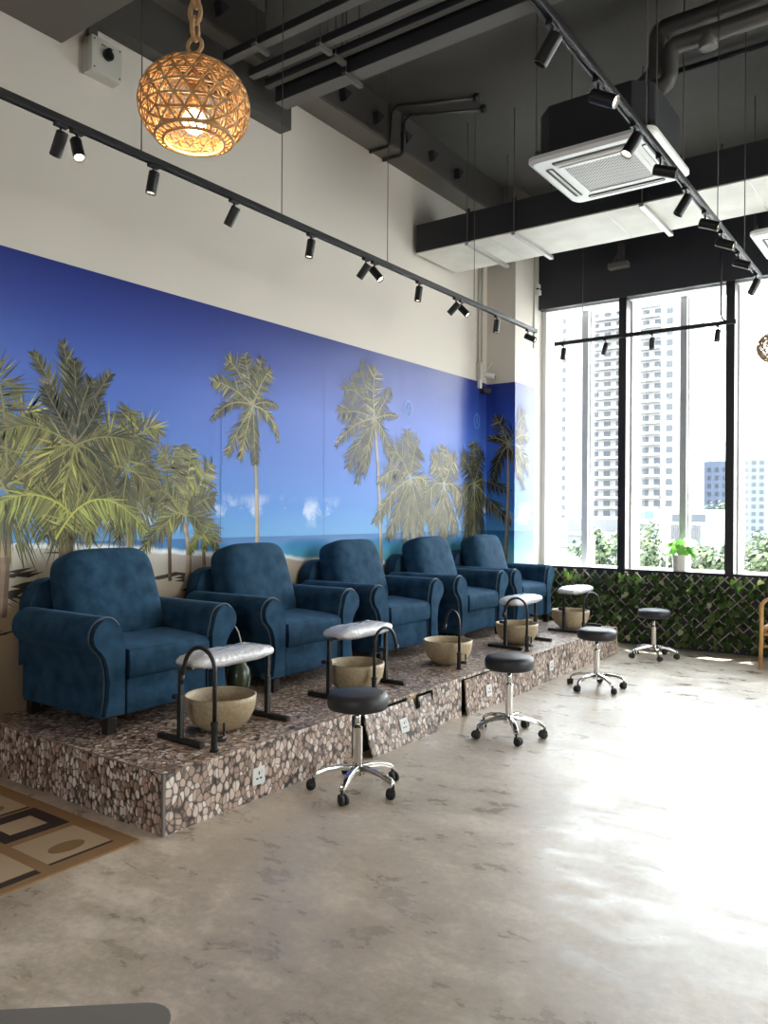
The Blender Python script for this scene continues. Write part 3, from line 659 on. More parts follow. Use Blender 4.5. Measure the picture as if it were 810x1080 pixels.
# ------------------------------------------------------------------ jar and strap between the first two chairs
jr = thing('glazed_jar', 'dark green glazed jar on the platform between the first two armchairs', 'jar', (-3.80, 3.66, PZ))
MB().lathe([(.001, 0), (.05, 0), (.075, .05), (.085, .13), (.075, .19), (.055, .22), (.05, .25), (.044, .25), (.048, .21), (.001, .05)], 28, cap=False).build('jar_body', 'jar', jr)
MB().tube([(0, .0, .06), (0, .02, .20), (0, .022, .30), (0, .016, .37), (0, -.005, .43), (0, -.03, .465), (0, -.07, .49)], .005, 8).build('stem', 'strap', jr)

# ------------------------------------------------------------------ rug
rg = MB(); rx0, rx1, ry0, ry1 = -4.55, -3.0, .35, 2.28
rg.box(rx0, rx1, ry0, ry1, 0, .008, 0)
def rr_(x0, x1, y0, y1, mi, z=.0085): rg.box(x0, x1, y0, y1, .008, z, mi)
def ell(cx, cy, a, b_, mi): rg.prism([(cx+a*math.cos(2*PI*i/32), cy+b_*math.sin(2*PI*i/32)) for i in range(32)], .008, .0092, 'z', mi)
for k, y0 in enumerate((1.89, 1.50, 1.11, .72)):
    for j, (x0, x1) in enumerate(((-3.385, -3.095), (-3.745, -3.435), (-4.06, -3.785), (-4.40, -4.10))):
        y1 = y0+.31
        if (j+k) % 2 == 0:
            rr_(x0, x1, y0, y1, 1); ell((x0+x1)/2+.045, (y0+y1)/2-.005, .052, .085, 2)
            rr_(x1, x1+.018, y0, y1, 3)
        elif k == 1 and j == 0:
            rr_(x0, x1, y0, y1+.02, 1); rr_(x1+.005, x1+.05, y0, y1+.02, 3)
        else:
            rr_(x0, x1, y0, y1+.01, 3); rr_(x0+.085, x1-.075, y0+.065, y1-.06, 1, .0093)
tag(rg.build('area_rug', ['rug_tan', 'rug_beige', 'rug_brown', 'rug_dark'], bevel=0), 'brown and beige rug with rectangles and ovals on the floor by the platform end', 'rug')
# ------------------------------------------------------------------ low grey table at the bottom edge
lt = thing('low_table', 'grey smooth-topped low table cut off at the bottom left of the view', 'table', (-1.375, .77, 0), R(41))
MB().prism(rrect(-.25, .25, -.25, .25, .06, 6), .415, .45, 'z').build('table_top', 'greytop', lt, bevel=.008, seg=3)
for x in (-.2, .2):
    for y in (-.2, .2): MB().cyl((x*.95, y*.95, .415), (x, y, 0), .018, 12, r2=.012).build('leg', 'black', lt)

# ------------------------------------------------------------------ rattan armchair at the right edge
rc = thing('rattan_armchair', 'honey cane armchair half out of view at the right edge, before the ivy trellis', 'armchair', (-1.535, 8.46, 0))
for y in (0, .5):
    h = MB()
    for d in (0, .028): h.tube([(.0, y+d, 0), (.012, y+d, .3), (.01, y+d, .58)]+[(.10+.09*math.cos(R(a)), y+d, .60+.09*math.sin(R(a))) for a in range(170, 80, -15)]+[(.35, y+d, .68), (.52, y+d, .64), (.56, y+d, .56), (.57, y+d, 0)], .017, 10)
    h.build('arm_hoop', 'cane', rc)
    MB().tube([(.01, y+.014, .22), (.28, y+.014, .24), (.57, y+.014, .22)], .013, 8).build('side_stretcher', 'cane', rc)
MB().tube([(.56, .0, .3), (.62, .01, .7)]+[(.64+.0*a, .26-.24*math.cos(R(a)), .74+.14*math.sin(R(a))) for a in range(0, 181, 15)]+[(.62, .51, .7), (.56, .52, .3)], .017, 10).build('back_hoop', 'cane', rc)
bs = MB()
for i in range(9): bs.tube([(.57, .05+.052*i, .36), (.635, .05+.052*i, .74+.12*math.sin(PI*(i+.5)/9))], .006, 6)
bs.build('back_spindles', 'cane', rc)
MB().pillow(.29, .255, .045, 3, 5, 28, T=Matrix.Translation((.29, .264, .39))).build('seat_pad', 'rug_beige', rc)
fr_ = MB(); fr_.box(.0, .57, .0, .528, .325, .35); fr_.build('seat_frame', 'cane', rc, bevel=.008)

# ------------------------------------------------------------------ ivy trellis under the window
random.seed(11)
def leafpoly(mb, c, n, upv, s, col):
    n = n.normalized(); u = (upv-n*upv.dot(n)).normalized(); r_ = u.cross(n)
    P = [(0, -.5), (.28, -.62), (.46, -.35), (.42, 0), (.24, .35), (0, .62), (-.24, .35), (-.42, 0), (-.46, -.35), (-.28, -.62)]
    vs = [c+r_*x*s+u*(-y)*s+n*(.10*s-.35*s*x*x) for x, y in P]; ctr = c+n*.12*s
    vs.append(ctr); mb.add(vs, [(i, (i+1) % 10, 10) for i in range(10)], col=col, smooth=True)
def trellis(x0, x1, lab):
    t = thing('ivy_trellis', lab, 'trellis', (x0, 9.12, 0), 0, 'ivy trellises under the window')
    W, H = x1-x0, .81; L_ = MB(); d = .125
    def seg(px, pz, qx, qz, y):
        v = Vector((qx-px, 0, qz-pz)); l = v.length; a = math.atan2(v.z, v.x)
        L_.box(0, l, -.004, .004, -.006, .006, T=Matrix.Translation((px, y, pz)) @ Matrix.Rotation(-a, 4, 'Y'))
    k = -H
    while k < W:
        for sg in (1, -1):
            a0, a1 = k, k+H
            lo, hi = max(0, a0), min(W, a1)
            if hi-lo > .05:
                za, zb = lo-a0, hi-a0
                if sg < 0: seg(W-lo, .03+za, W-hi, .03+zb, .012)
                else: seg(lo, .03+za, hi, .03+zb, .0)
        k += d
    L_.build('lattice', 'trellis', t)
    lv = MB()
    for i in range(int(330*W)):
        x, z = random.uniform(.02, W-.02), .04+.76*random.random()**.95
        n = Vector((random.uniform(-.6, .6), -1, random.uniform(-.2, .9))); upv = Vector((random.uniform(-.6, .6), 0, 1))
        c0 = random.choice([(.03, .06, .018), (.04, .08, .022), (.06, .105, .03), (.10, .15, .045), (.03, .05, .02)])
        if random.random() < .04: c0 = (.36, .40, .24)
        leafpoly(lv, Vector((x, random.uniform(-.045, .03), z)), n, upv, random.uniform(.045, .082), c0)
    o = lv.build('ivy_leaves', 'ivy', t); o['kind'] = 'stuff'
trellis(-4.20, -2.86, 'ivy trellis panel left under the window, behind the last armchair and bowl')
trellis(-2.85, -1.42, 'ivy trellis panel in the middle under the window, behind the farthest stool')
trellis(-1.41, .1, 'ivy trellis panel at the right edge, behind the cane armchair')
# ------------------------------------------------------------------ potted plant on the sill
pp_ = thing('potted_plant', 'small green leafy plant in a white pot on the window sill', 'plant', (-2.515, 9.225, .868))
MB().lathe([(.001, 0), (.062, 0), (.070, .02), (.082, .165), (.086, .175), (.086, .19), (.078, .19), (.074, .16), (.001, .15)], 28, cap=False).build('pot', 'pot', pp_)
MB().lathe([(.001, .165), (.072, .165), (.001, .168)], 20, cap=False).build('soil', 'soil', pp_)
pv = MB()
for i in range(34):
    a = random.uniform(0, 2*PI); e = random.uniform(.3, 1.3); rr = random.uniform(.04, .15)
    c = Vector((rr*math.cos(a)*1.15, rr*math.sin(a)*.55, .20+random.uniform(.0, .14)))
    pv.tube([(0, 0, .165), (c.x*.5, c.y*.5, c.z*.9), tuple(c)], .003, 5)
    pv.c[-6:] = [(.20, .42, .10)]*6
    leafpoly(pv, c, Vector((math.cos(a)*.5, math.sin(a)*.5-.4, e)), Vector((math.cos(a), math.sin(a), -.2)), random.uniform(.06, .10), random.choice([(.16, .42, .07), (.24, .52, .10), (.34, .58, .16), (.10, .32, .05)]))
pv.c = [c or (.2, .42, .1) for c in pv.c]
pv.build('leaves', 'plant', pp_)

# ------------------------------------------------------------------ rattan pendants
pn = thing('rattan_pendant', 'large lit rattan globe pendant on a rope chain near the camera', 'pendant lamp', (-2.21, 1.893, 2.95), R(20), 'rattan globe pendants')
import bmesh
bm = bmesh.new(); bmesh.ops.create_icosphere(bm, subdivisions=3, radius=1.0)
bm.verts.ensure_lookup_table()
def flat(v, k=1.0): return Vector((v.x*.195*k, v.y*.195*k, v.z*.158*k))
sh = MB(); inn = MB(); ZL = -.72
def cross(a, b_):
    """trim an edge at the mouth ring"""
    if a.z < ZL and b_.z < ZL: return None
    if a.z < ZL or b_.z < ZL:
        t = (ZL-a.z)/(b_.z-a.z); p = a.lerp(b_, t); return (p, b_) if a.z < ZL else (a, p)
    return a, b_
for e in bm.edges:
    r_ = cross(e.verts[0].co.normalized(), e.verts[1].co.normalized())
    if r_:
        p, q = r_; md = (p+q)/2
        sh.tube([flat(p), flat(md, 1.005), flat(q)], .0040, 6)
for f in bm.faces:
    c = f.calc_center_median()
    if c.z < ZL+.05: continue
    tri = [flat(c.lerp(v.co, .6), .93) for v in f.verts]
    inn.tube(tri, .0030, 5, closed=True)
bm.free()
MR = .195*math.sqrt(1-ZL*ZL)
for rr, z, th in ((MR, -.158*.72, .007), (MR*.78, -.158*.80, .006)):
    sh.tube([(rr*math.cos(2*PI*i/36), rr*math.sin(2*PI*i/36), z) for i in range(36)], th, 6, closed=True)
for i in range(30):
    a = 2*PI*i/30; b_ = a+.1; sh.tube([(MR*math.cos(a), MR*math.sin(a), -.158*.72), (MR*.78*math.cos(b_), MR*.78*math.sin(b_), -.158*.80)], .0035, 5)
sh.build('woven_shell', 'rattan', pn); inn.build('inner_weave', 'rattan', pn)
MB().lathe([(.02, -.02), (.022, .08), (.012, .15), (.012, .19)], 14).build('lamp_holder', 'rattan', pn)
MB().ball((0, 0, -.055), .042, 10).build('bulb', 'bulb', pn)
ch = MB(); z = .19; k = 0
ch.tube([(.028*math.cos(2*PI*i/16), 0, z+.028+.028*math.sin(2*PI*i/16)) for i in range(16)], .0075, 6, closed=True); z += .058
while pn.location.z+z < 4.42:
    ch.tube([((.021*math.cos(2*PI*i/14)) if k % 2 else 0, 0 if k % 2 else .021*math.cos(2*PI*i/14), z+.030+.040*math.sin(2*PI*i/14)) for i in range(14)], .0085, 6, closed=True)
    z += .058; k += 1
chain = ch.build('rope_chain', 'rope', pn)
ld = bpy.data.lights.new('pendant_bulb_light', 'POINT'); ld.energy = 9; ld.color = (1, .72, .42); ld.shadow_soft_size = .045
lo = bpy.data.objects.new('bulb_light', ld); COL.objects.link(lo); lo.parent = pn; lo.location = (0, 0, -.11)
p2 = copy_tree(pn); p2['label'] = 'distant rattan globe pendant cut off at the right edge before the window'; p2.location = (-1.258, 7.718, 2.995); p2.scale = (.945,)*3; p2.rotation_euler = (0, 0, R(50))
for c in kids(p2):
    if c.name.startswith('rope_chain'):
        c.scale = (1, 1, ((ZC-2.995)/.945-.19)/(4.46-2.95-.19)); c.location = (0, 0, .19-.19*c.scale[2])
    if c.name.startswith('bulb'):
        if c.type == 'LIGHT': bpy.data.objects.remove(c)
        else: c.data = c.data.copy(); c.data.materials[0] = M_['white']

# ------------------------------------------------------------------ spot tracks
def track(lab, p, q, wires, extra=None):
    p, q = Vector(p), Vector(q); t = thing('light_track', lab, 'light track', tuple(p), math.atan2(q.y-p.y, q.x-p.x), 'black ceiling light tracks'); L = (q-p).length
    tb = MB(); tb.box(0, L, -.018, .018, -.004, .030); tb.box(0, L, -.018, -.007, -.012, -.004); tb.box(0, L, .007, .018, -.012, -.004)
    tb.build('rail', 'black', t, bevel=.002)
    MB().box(-.01, .012, -.02, .02, -.014, .032).build('end_cap', 'black', t, bevel=.002); MB().box(L-.012, L+.01, -.02, .02, -.014, .032).build('end_cap', 'black', t, bevel=.002)
    for d in wires:
        MB().cyl((d, 0, .03), (d, 0, ZC-p.z if (q.y-p.y) < 1 or p.y+d > 2.9 else 4.46-p.z), .0035, 6).build('suspension_wire', 'steel_dark', t)
    return t
track('long black light track running along the mural wall', (-3.73, .3, 3.50), (-3.73, 8.0, 3.51), (.9, 2.514, 3.663, 4.905, 6.333))
track('black light track crossing in front of the ceiling air conditioner', (-1.33, 1.2, 3.50), (-1.33, 7.2, 3.50), (.6, 3.00, 4.563, 5.426))
t3 = track('short black light track hanging in front of the window', (-3.82, 8.75, 3.50), (-1.84, 8.75, 3.50), (.33,))
MB().tube([(1.84, 0, ZC-3.5), (1.84, 0, .12), (1.85, 0, .06), (1.88, 0, .03), (1.93, 0, .018), (1.98, 0, .016)], .011, 8).build('feed_conduit', 'steel_dark', t3)
RV = Vector((.81, .585, 0)); TV = Vector((.585, -.81, 0))
def spot(label, loc, r_, tw, lit, group):
    """track spotlight; r_ = lean to the right, tw = lean to the near side"""
    t = thing('track_spotlight', label, 'spotlight', loc, 0, group)
    d = (RV*r_+TV*tw+Vector((0, 0, -max(.12, 1-.45*(abs(r_)+abs(tw)))))).normalized()
    MB().box(-.016, .016, -.035, .035, -.030, -.012).build('adapter', 'black', t, bevel=.003)
    MB().cyl((0, 0, -.03), (0, 0, -.085), .006, 8).build('stem', 'black', t)
    T = Matrix.Translation((0, 0, -.088)) @ d.to_track_quat('Z', 'Y').to_matrix().to_4x4()
    h = MB(); h.lathe([(.001, -.035), (.028, -.035), (.0305, -.030), (.0305, .092), (.027, .092), (.026, .080)], 20, T=T, smooth=False, cap=False); h.build('housing', 'black', t)
    ln = MB().lathe([(.001, .080), (.0265, .080)], 20, T=T, cap=False); ln.build('lens', 'lens' if lit else 'lens_off', t)
    if lit:
        l = bpy.data.lights.new('spot_beam', 'SPOT'); l.energy = 26; l.color = (1, .80, .55); l.spot_size = R(58); l.spot_blend = .8; l.shadow_soft_size = .02
        o = bpy.data.objects.new('spot_beam', l); COL.objects.link(o); o.parent = t
        o.matrix_local = Matrix.Translation(Vector((0, 0, -.088))+d*.095) @ (-d).to_track_quat('Z', 'Y').to_matrix().to_4x4()
    return t
G1, G2, G3 = 'spotlights on the mural track', 'spotlights on the air conditioner track', 'spotlights on the window track'
nth = ['first', 'second', 'third', 'fourth', 'fifth', 'sixth', 'seventh', 'eighth', 'ninth', 'tenth', 'eleventh', 'twelfth']
for i, (y, r_, tw, lit) in enumerate(((2.317, -.4, -.35, 0), (2.409, .25, .30, 1), (2.898, -.16, .0, 1), (3.524, -.42, -.25, 0), (4.267, -.14, .0, 1), (4.918, -.5, -.2, 0), (5.03, .5, .25, 1), (5.674, -.12, .0, 1), (6.295, -.6, -.2, 0), (6.399, .55, .25, 1), (7.097, -.1, .0, 1), (7.817, .85, .35, 1))):
    lean = 'pointing nearly straight down' if abs(r_) < .2 else ('tilted to the left' if r_ < 0 else 'tilted to the right')
    spot('%s black spotlight %s, %s from the left on the mural track' % ('lit' if lit else 'dark-faced', lean, nth[i]), (-3.73, y, 3.50), r_, tw, lit, G1)
for i, (y, r_, tw, lit) in enumerate(((2.99, -.42, -.2, 0), (3.504, .75, .45, 1), (4.014, -.45, .1, 1), (4.447, .95, .45, 1), (4.967, -.42, -.15, 0), (5.427, .85, .5, 1), (5.871, .80, .5, 1), (6.407, .80, .5, 1), (7.067, -.36, -.1, 0))):
    lean = 'tilted to the left' if r_ < 0 else 'tilted to the right'
    spot('%s black spotlight %s, %s along the air conditioner track' % ('lit' if lit else 'dark-faced', lean, nth[i]), (-1.33, y, 3.50), r_, tw, lit, G2)
for i, (x, r_, tw) in enumerate(((-3.719, -.12, .1), (-3.213, -.25, 0), (-2.69, -.1, .1), (-2.011, -.15, .1))):
    t = spot('small dark spotlight against the window, %s from the left on the window track' % nth[i], (x, 8.75, 3.50), r_, tw, 0, G3)

# ------------------------------------------------------------------ ceiling air conditioners
acu = thing('air_conditioner', 'square white ceiling cassette air conditioner hanging in the middle of the ceiling', 'air conditioner', (-2.085, 5.74, 4.05), 0, 'ceiling cassette air conditioners')
H = .465
pan = MB(); P1 = rrect(-H, H, -H, H, .075); P2 = rrect(-H+.03, H-.03, -H+.03, H-.03, .06)
n_ = len(P1); vs = [(x, y, .045) for x, y in P1]+[(x, y, .02) for x, y in P1]+[(x, y, 0) for x, y in P2]
pan.add(vs, [(i, (i+1) % n_, n_+(i+1) % n_, n_+i) for i in range(n_)]+[(n_+i, n_+(i+1) % n_, 2*n_+(i+1) % n_, 2*n_+i) for i in range(n_)]+[tuple(range(2*n_, 3*n_)), tuple(reversed(range(n_)))])
pan.build('panel', 'white', acu)
gf = MB()
for a in range(4):
    T = Matrix.Rotation(R(90*a), 4, 'Z')
    gf.prism([(-.285, .285), (.285, .285), (.25, .25), (-.25, .25)], -.008, 0, 'z', T=T)
gf.build('grille_frame', 'white', acu)
MB().box(-.25, .25, -.25, .25, -.003, -.0005).build('intake_grille', 'grille', acu)
for a in range(4):
    T = Matrix.Rotation(R(90*a), 4, 'Z')
    s_ = MB().prism(rrect(-.30, .30, .325, .385, .02, 3), -.0015, .0, 'z', T=T).build('air_slot', 'slot', acu)
    MB().box(-.285, .285, -.012, .012, -.002, .002, T=T @ Matrix.Translation((0, .347, -.006)) @ Matrix.Rotation(R(14), 4, 'X')).build('louvre', 'white' if a != 2 else 'greybox', acu)
bd = [(x, y) for x, y in [(-.42, -.30), (-.30, -.42), (.30, -.42), (.42, -.30), (.42, .30), (.30, .42), (-.30, .42), (-.42, .30)]]
MB().prism(bd, .045, .40, 'z').build('body', 'black_foam', acu, bevel=.006)
for x in (-.44, .44):
    for y in (-.33, .33):
        b = MB(); b.box(min(x, x*.93), max(x, x*.93), y-.02, y+.02, .10, .13); b.cyl((x, y, .06), (x, y, ZC-4.05), .005, 6); b.build('hanger_rod', 'steel_dark', acu)
dup(acu, 'distant white ceiling cassette air conditioner at the right edge beyond the duct', (-1.065, 8.245, 4.05))
# refrigerant pipes
def ppipe(name, lab, pts, r):
    t = thing(name, lab, 'pipe', pts[0], 0, 'insulated pipes at the air conditioner'); o0 = Vector(pts[0])
    out = []
    P = [Vector(p) for p in pts]
    for i, p in enumerate(P):
        if 0 < i < len(P)-1:
            a = (P[i-1]-p).normalized(); b_ = (P[i+1]-p).normalized(); c = min(.05, (P[i-1]-p).length*.4, (P[i+1]-p).length*.4)
            out += [p+a*c, p+(a+b_)*c*.32, p+b_*c]
        else: out.append(p)
    MB().tube([q-o0 for q in out], r, 16).build('insulation', 'steel_dark', t)
    return t
ppipe('insulated_pipe', 'upper dark insulated pipe bending down to the air conditioner from the right', [(3.0, 5.95, 5.14), (-1.80, 5.95, 5.10), (-1.80, 5.95, 4.80), (-2.10, 5.88, 4.53), (-2.12, 5.85, 4.40)], .068)
t = ppipe('insulated_pipe', 'lower dark insulated pipe with an elbow below the upper one', [(3.0, 5.86, 4.93), (-1.69, 5.86, 4.90), (-1.69, 5.86, 4.64), (-1.85, 5.86, 4.62), (-1.98, 5.80, 4.50), (-2.0, 5.80, 4.40)], .062)
MB().lathe([(.05, -.11), (.066, -.105), (.066, 0)], 24, T=Matrix.Translation((-4.42, 0, -.02))).build('pipe_stub', 'tray', t)
cd = thing('ceiling_conduit', 'thin dark straight conduit along the ceiling at the right', 'conduit', (-2.0, 7.0, 5.33)); MB().cyl((0, 0, 0), (6.0, 0, 0), .022, 10).build('tube', 'black', cd)
for lab, o in (('upper of two thin bent conduits climbing the wall beam', (0, 0)), ('lower of two thin bent conduits climbing the wall beam', (.22, .02))):
    c = thing('bent_conduit', lab, 'conduit', (XW, 6.09+o[0], 4.96), 0, 'bent conduits at the wall beam')
    MB().tube([(.02, 0, .02), (.22, 0, .015), (.265, 0, .05), (.272, 0, .30), (.29, 0, .345), (.33, .01, .375), (1.02-o[0]*.2, .34, .385)], .017, 10).build('tube', 'black', c)
    MB().lathe([(.028, 0), (.028, .06)], 12, T=Matrix.Translation((1.0-o[0]*.2, .33, .36))).build('junction', 'black', c)

# ------------------------------------------------------------------ big duct
du = thing('air_duct', 'large black rectangular air duct with pale underside crossing the room', 'duct', (-4.55, 6.86, 4.20))
DL, DW, DH = 8.6, .80, .30
MB().box(0, DL, 0, DW, .012, DH).build('duct_body', 'black_foam', du, bevel=.006)
MB().box(.004, DL-.01, .004, DW-.004, 0, .012).build('underside_panel', 'duct_under', du)
for x in (.62, 1.13, 2.35, 3.6, 4.9, 6.2):
    fl = MB(); fl.box(x-.02, x+.02, -.012, 0, -.004, DH+.03); fl.build('flange', 'black', du)
    h = MB(); h.box(x-.02, x+.02, -.03, DW+.06, -.035, -.003); h.build('hanger_bar', 'galv', du)
    for y in (-.02, DW+.04): MB().cyl((x, y, -.03), (x, y, ZC-4.20), .005, 6).build('hanger_rod', 'steel_dark', du)
for x in (.85, 2.0, 3.2, 4.4): MB().box(x-.003, x+.003, .006, DW-.006, -.002, .0).build('panel_seam', 'galv', du)
# ------------------------------------------------------------------ cable trays
tg = 'cable trays across the near ceiling'
def ctray(lab, y0, y1, z, h, bars=(.72, 2.2, 3.7, 5.2), x1=3.5):
    t = thing('cable_tray', lab, 'cable tray', (-4.35, y0, z), 0, tg); W = y1-y0; L = x1+4.35
    MB().box(0, L, 0, W, 0, .006).build('tray_floor', 'tray', t)
    sd_ = MB(); sd_.box(0, L, 0, .004, .006, h); sd_.box(0, L, W-.004, W, .006, h); sd_.build('tray_sides', 'black_foam', t)
    MB().box(0, L, .015, W-.015, .006, h*.75).build('cables', 'black_foam', t)
    for x in bars:
        for y in (-.012, W+.012): MB().cyl((x, y, -.03), (x, y, ZC-z), .005, 6).build('hanger_rod', 'steel_dark', t)
        MB().box(x-.018, x+.018, -.04, W+.04, -.032, -.002).build('cross_bar', 'tray', t)
ctray('narrow cable tray nearest the camera, alone above the lit pendant', 3.99, 4.06, 4.80, .06, (.35, 1.9, 3.4, 4.9))
ctray('thin cable tray second of the group above the mural track', 4.25, 4.31, 4.80, .06)
ctray('thin cable tray third of the group, beside the wide one', 4.42, 4.47, 4.80, .06)
ctray('wide grey cable tray farthest of the group, lowest on the ceiling', 4.54, 4.67, 4.725, .13)

# ------------------------------------------------------------------ wall fittings
iso = thing('isolator_switch', 'grey isolator switch box with black rotary knob high on the white wall', 'switch', (XW, 3.12, 4.452))
MB().box(0, .055, -.115, .115, -.115, .115).build('back_box', 'greybox', iso, bevel=.006)
MB().box(.057, .105, -.115, .115, -.115, .115).build('cover', 'greybox', iso, bevel=.008)
kn = MB(); kn.cyl((.105, 0, .02), (.13, 0, .02), .036, 20); kn.box(.13, .142, -.012, .012, -.018, .058); kn.build('rotary_knob', 'black', iso, bevel=.002)
sc_ = MB()
for y in (-.095, .095):
    for z in (-.09, .09): sc_.cyl((.104, y, z), (.107, y, z), .006, 8)
sc_.build('screws', 'black', iso)
wr = MB(); wr.box(.105, .1055, -.045, -.015, .072, .080); wr.box(.105, .1055, -.005, .0, .070, .084); wr.box(.105, .1055, .012, .045, .074, .080); wr.build('marking', 'slot', iso)
MB().box(.01, .045, -.095, -.03, .115, .24).build('cable_trunking', 'steel_dark', iso)
wc = thing('wall_conduit', 'pair of grey vertical conduits on the wall beside the column', 'conduit', (XW, 8.30, 3.05))
for y in (-.035, .035): MB().cyl((.025, y, .2), (.025, y, 1.95), .014, 10).build('tube', 'greybox', wc)
MB().box(.0, .06, -.06, .05, .04, .24).build('junction_box', 'greybox', wc, bevel=.006); MB().box(.01, .05, -.05, .0, -.06, .06).build('lower_box', 'white', wc, bevel=.004)
cm = thing('security_camera', 'small white security camera with a thin rod on the wall beside the column', 'camera', (XW+.006, 8.40, 3.17))
MB().lathe([(.04, 0), (.04, .03), (.02, .045)], 18, T=Matrix.Rotation(R(90), 4, 'Y')).build('mount', 'white', cm)
T = Matrix.Translation((.07, .0, -.01)) @ Matrix.Rotation(R(105), 4, 'Y') @ Matrix.Rotation(R(-20), 4, 'X')
MB().lathe([(.03, -.05), (.032, -.04), (.032, .08), (.028, .085)], 18, T=T, smooth=False).build('camera_body', 'white', cm); MB().lathe([(.024, .083), (.024, .088)], 16, T=T).build('lens', 'black', cm)
MB().tube([(.03, 0, .03), (.10, .06, .15)], .004, 6).build('antenna', 'white', cm)
dc = thing('black_camera', 'small black device on a bracket at the top of the mural corner', 'device', (XW+.006, 8.36, 3.0))  # black camera held on a bracket
MB().box(0, .02, -.03, .03, -.05, .03).build('bracket', 'black', dc, bevel=.003)
MB().box(-.05, .05, -.045, .045, -.035, .035, T=Matrix.Translation((.075, .0, -.03)) @ Matrix.Rotation(R(18), 4, 'Y') @ Matrix.Rotation(R(30), 4, 'Z')).build('device_body', 'leg', dc, bevel=.012)
sn = thing('wall_sensor', 'small white sensor box on the column edge beside the dark bulkhead', 'sensor', (-4.22, 9.06, 4.30))
MB().box(0, .05, -.035, .035, .0, .05).build('upper_box', 'white', sn, bevel=.006); MB().box(0, .06, -.035, .035, -.085, -.02).build('lower_box', 'white', sn, bevel=.008); MB().box(.01, .04, -.02, .02, -.02, .0).build('neck', 'black', sn)
ct = thing('column_conduit', 'thin pale cable conduit down the window side of the column', 'conduit', (-4.22, 9.0, 3.55)); MB().box(0, .016, -.012, .012, 0, 1.8).build('trunking', 'greybox', ct, bevel=.003)
sb = thing('steel_bracket', 'grey steel bracket fixed on the dark bulkhead above the first mullion', 'bracket', (-3.16, 9.14, 4.42))
b = MB(); b.box(-.03, .03, -.10, 0, .0, .24); b.build('upright', 'steel_dark', sb, bevel=.004)
MB().box(-.14, .10, -.12, -.02, -.05, .02).build('clamp', 'tray', sb, bevel=.01); MB().cyl((-.12, -.07, -.02), (-.02, -.07, .14), .012, 8).build('strut', 'tray', sb)

# ================================================================== OUTSIDE
GZ = -5.0
structure('ground', MB().box(-220, 120, 11, 330, GZ-.5, GZ), 'concrete_out')
def tower(name, lab, X0, X1, Y, zt, body, win, cols, rows, z0, dep=18, balc=None, wfrac=.5, hfrac=.55, crown=None):
    t = thing(name, lab, 'building', ((X0+X1)/2, Y, GZ)); W = X1-X0; hh = zt-GZ
    MB().box(-W/2, W/2, 0, dep, 0, hh).build('walls', body, t)
    if crown: MB().box(-W/2*.7, W/2*.7, 2, dep-2, hh, hh+crown).build('roof_block', body, t)
    cw = W/cols; rh = (zt-z0-1)/rows; src = None
    for c in range(cols):
        for r_ in range(rows):
            if c*rows+r_ >= 100: continue
            if src is None:
                w_ = MB().box(-cw*wfrac/2, cw*wfrac/2, -.12, .1, 0, rh*hfrac).build('window', win, t); src = w_
            else: w_ = src.copy(); COL.objects.link(w_); w_.parent = t
            w_.location = (-W/2+cw*(c+.5), 0, z0-GZ+.5+rh*r_)
    if balc:
        for r_ in range(min(rows, 60)):
            MB().box(balc[0]*W/2, balc[1]*W/2, -1.3, 0, z0-GZ+rh*r_+rh*.02, z0-GZ+rh*r_+rh*.26).build('balcony', body, t)
    return t
tower('apartment_tower', 'slim white tower with two columns of small windows at the far left of the view', -67.2, -62.9, 150, 62, 'bwhite', 'bwin', 3, 32, -2, wfrac=.5, hfrac=.5)
tower('office_tower', 'blue-glazed block between the two white towers', -71.2, -67.8, 170, 27.6, 'bwhite', 'bglass', 3, 20, -2, wfrac=.72, hfrac=.7)
tower('apartment_tower', 'white apartment tower with curved balconies left of the first dark mullion', -54.4, -45.5, 140, 43, 'bwhite', 'bwin', 4, 24, -1, balc=(-.75, .95), wfrac=.5, hfrac=.55, crown=3)
tower('apartment_tower', 'white balconied apartment tower right of the first dark mullion', -43.8, -36.2, 130, 38, 'bwhite', 'bwin', 4, 22, -1, balc=(-1.0, .4), wfrac=.5, hfrac=.55, crown=3)
tower('office_block', 'blue-grey office block with rows of square windows in the third pane', -45.6, -35.4, 170, 12.6, 'bblue', 'bwin', 7, 7, 0, wfrac=.42, hfrac=.5)
tower('office_block', 'pale blue narrow office block at the right edge of the view', -24.2, -21.2, 120, 10.2, 'bpale', 'bwin', 3, 11, -2, wfrac=.5, hfrac=.5)
tower('car_park_block', 'low grey block behind the trees in the left pane', -36.4, -28.8, 84, 1.1, 'bgrey', 'bwhite', 2, 3, -4, dep=10, wfrac=.9, hfrac=.3)
lw = thing('mall_building', 'long low white building with a rounded roof end and ribbed front', 'building', (-22.8, 80, GZ))
MB().prism([(-4.6, 0), (4.2, 0), (4.2, 6.2)]+arc(3.3, 6.2, .9, 0, 90, 6)+[(-4.6, 7.1)], 0, 14, 'y').build('walls', 'bwhite', lw)
MB().box(-4.4, -1.0, -.1, 0, 5.0, 5.6).build('strip_window', 'bwin', lw); MB().box(-4.4, -2.6, -.1, 0, 1.0, 2.8).build('strip_window', 'bgrey', lw); MB().box(-4.4, -1.6, -.1, 0, 6.2, 6.9).build('glazed_band', 'bglass', lw)
rb = MB()
for i in range(16): rb.box(.2+.18*i, .28+.18*i, -.15, 0, .5, 5.6)
rb.build('ribbed_screen', 'bgrey', lw); MB().box(.3, 3.4, -.12, 0, 5.9, 6.6).build('strip_window', 'bwin', lw)
lr = thing('shop_building', 'low pink and white building at the bottom of the left pane', 'building', (-28.8, 68, GZ))
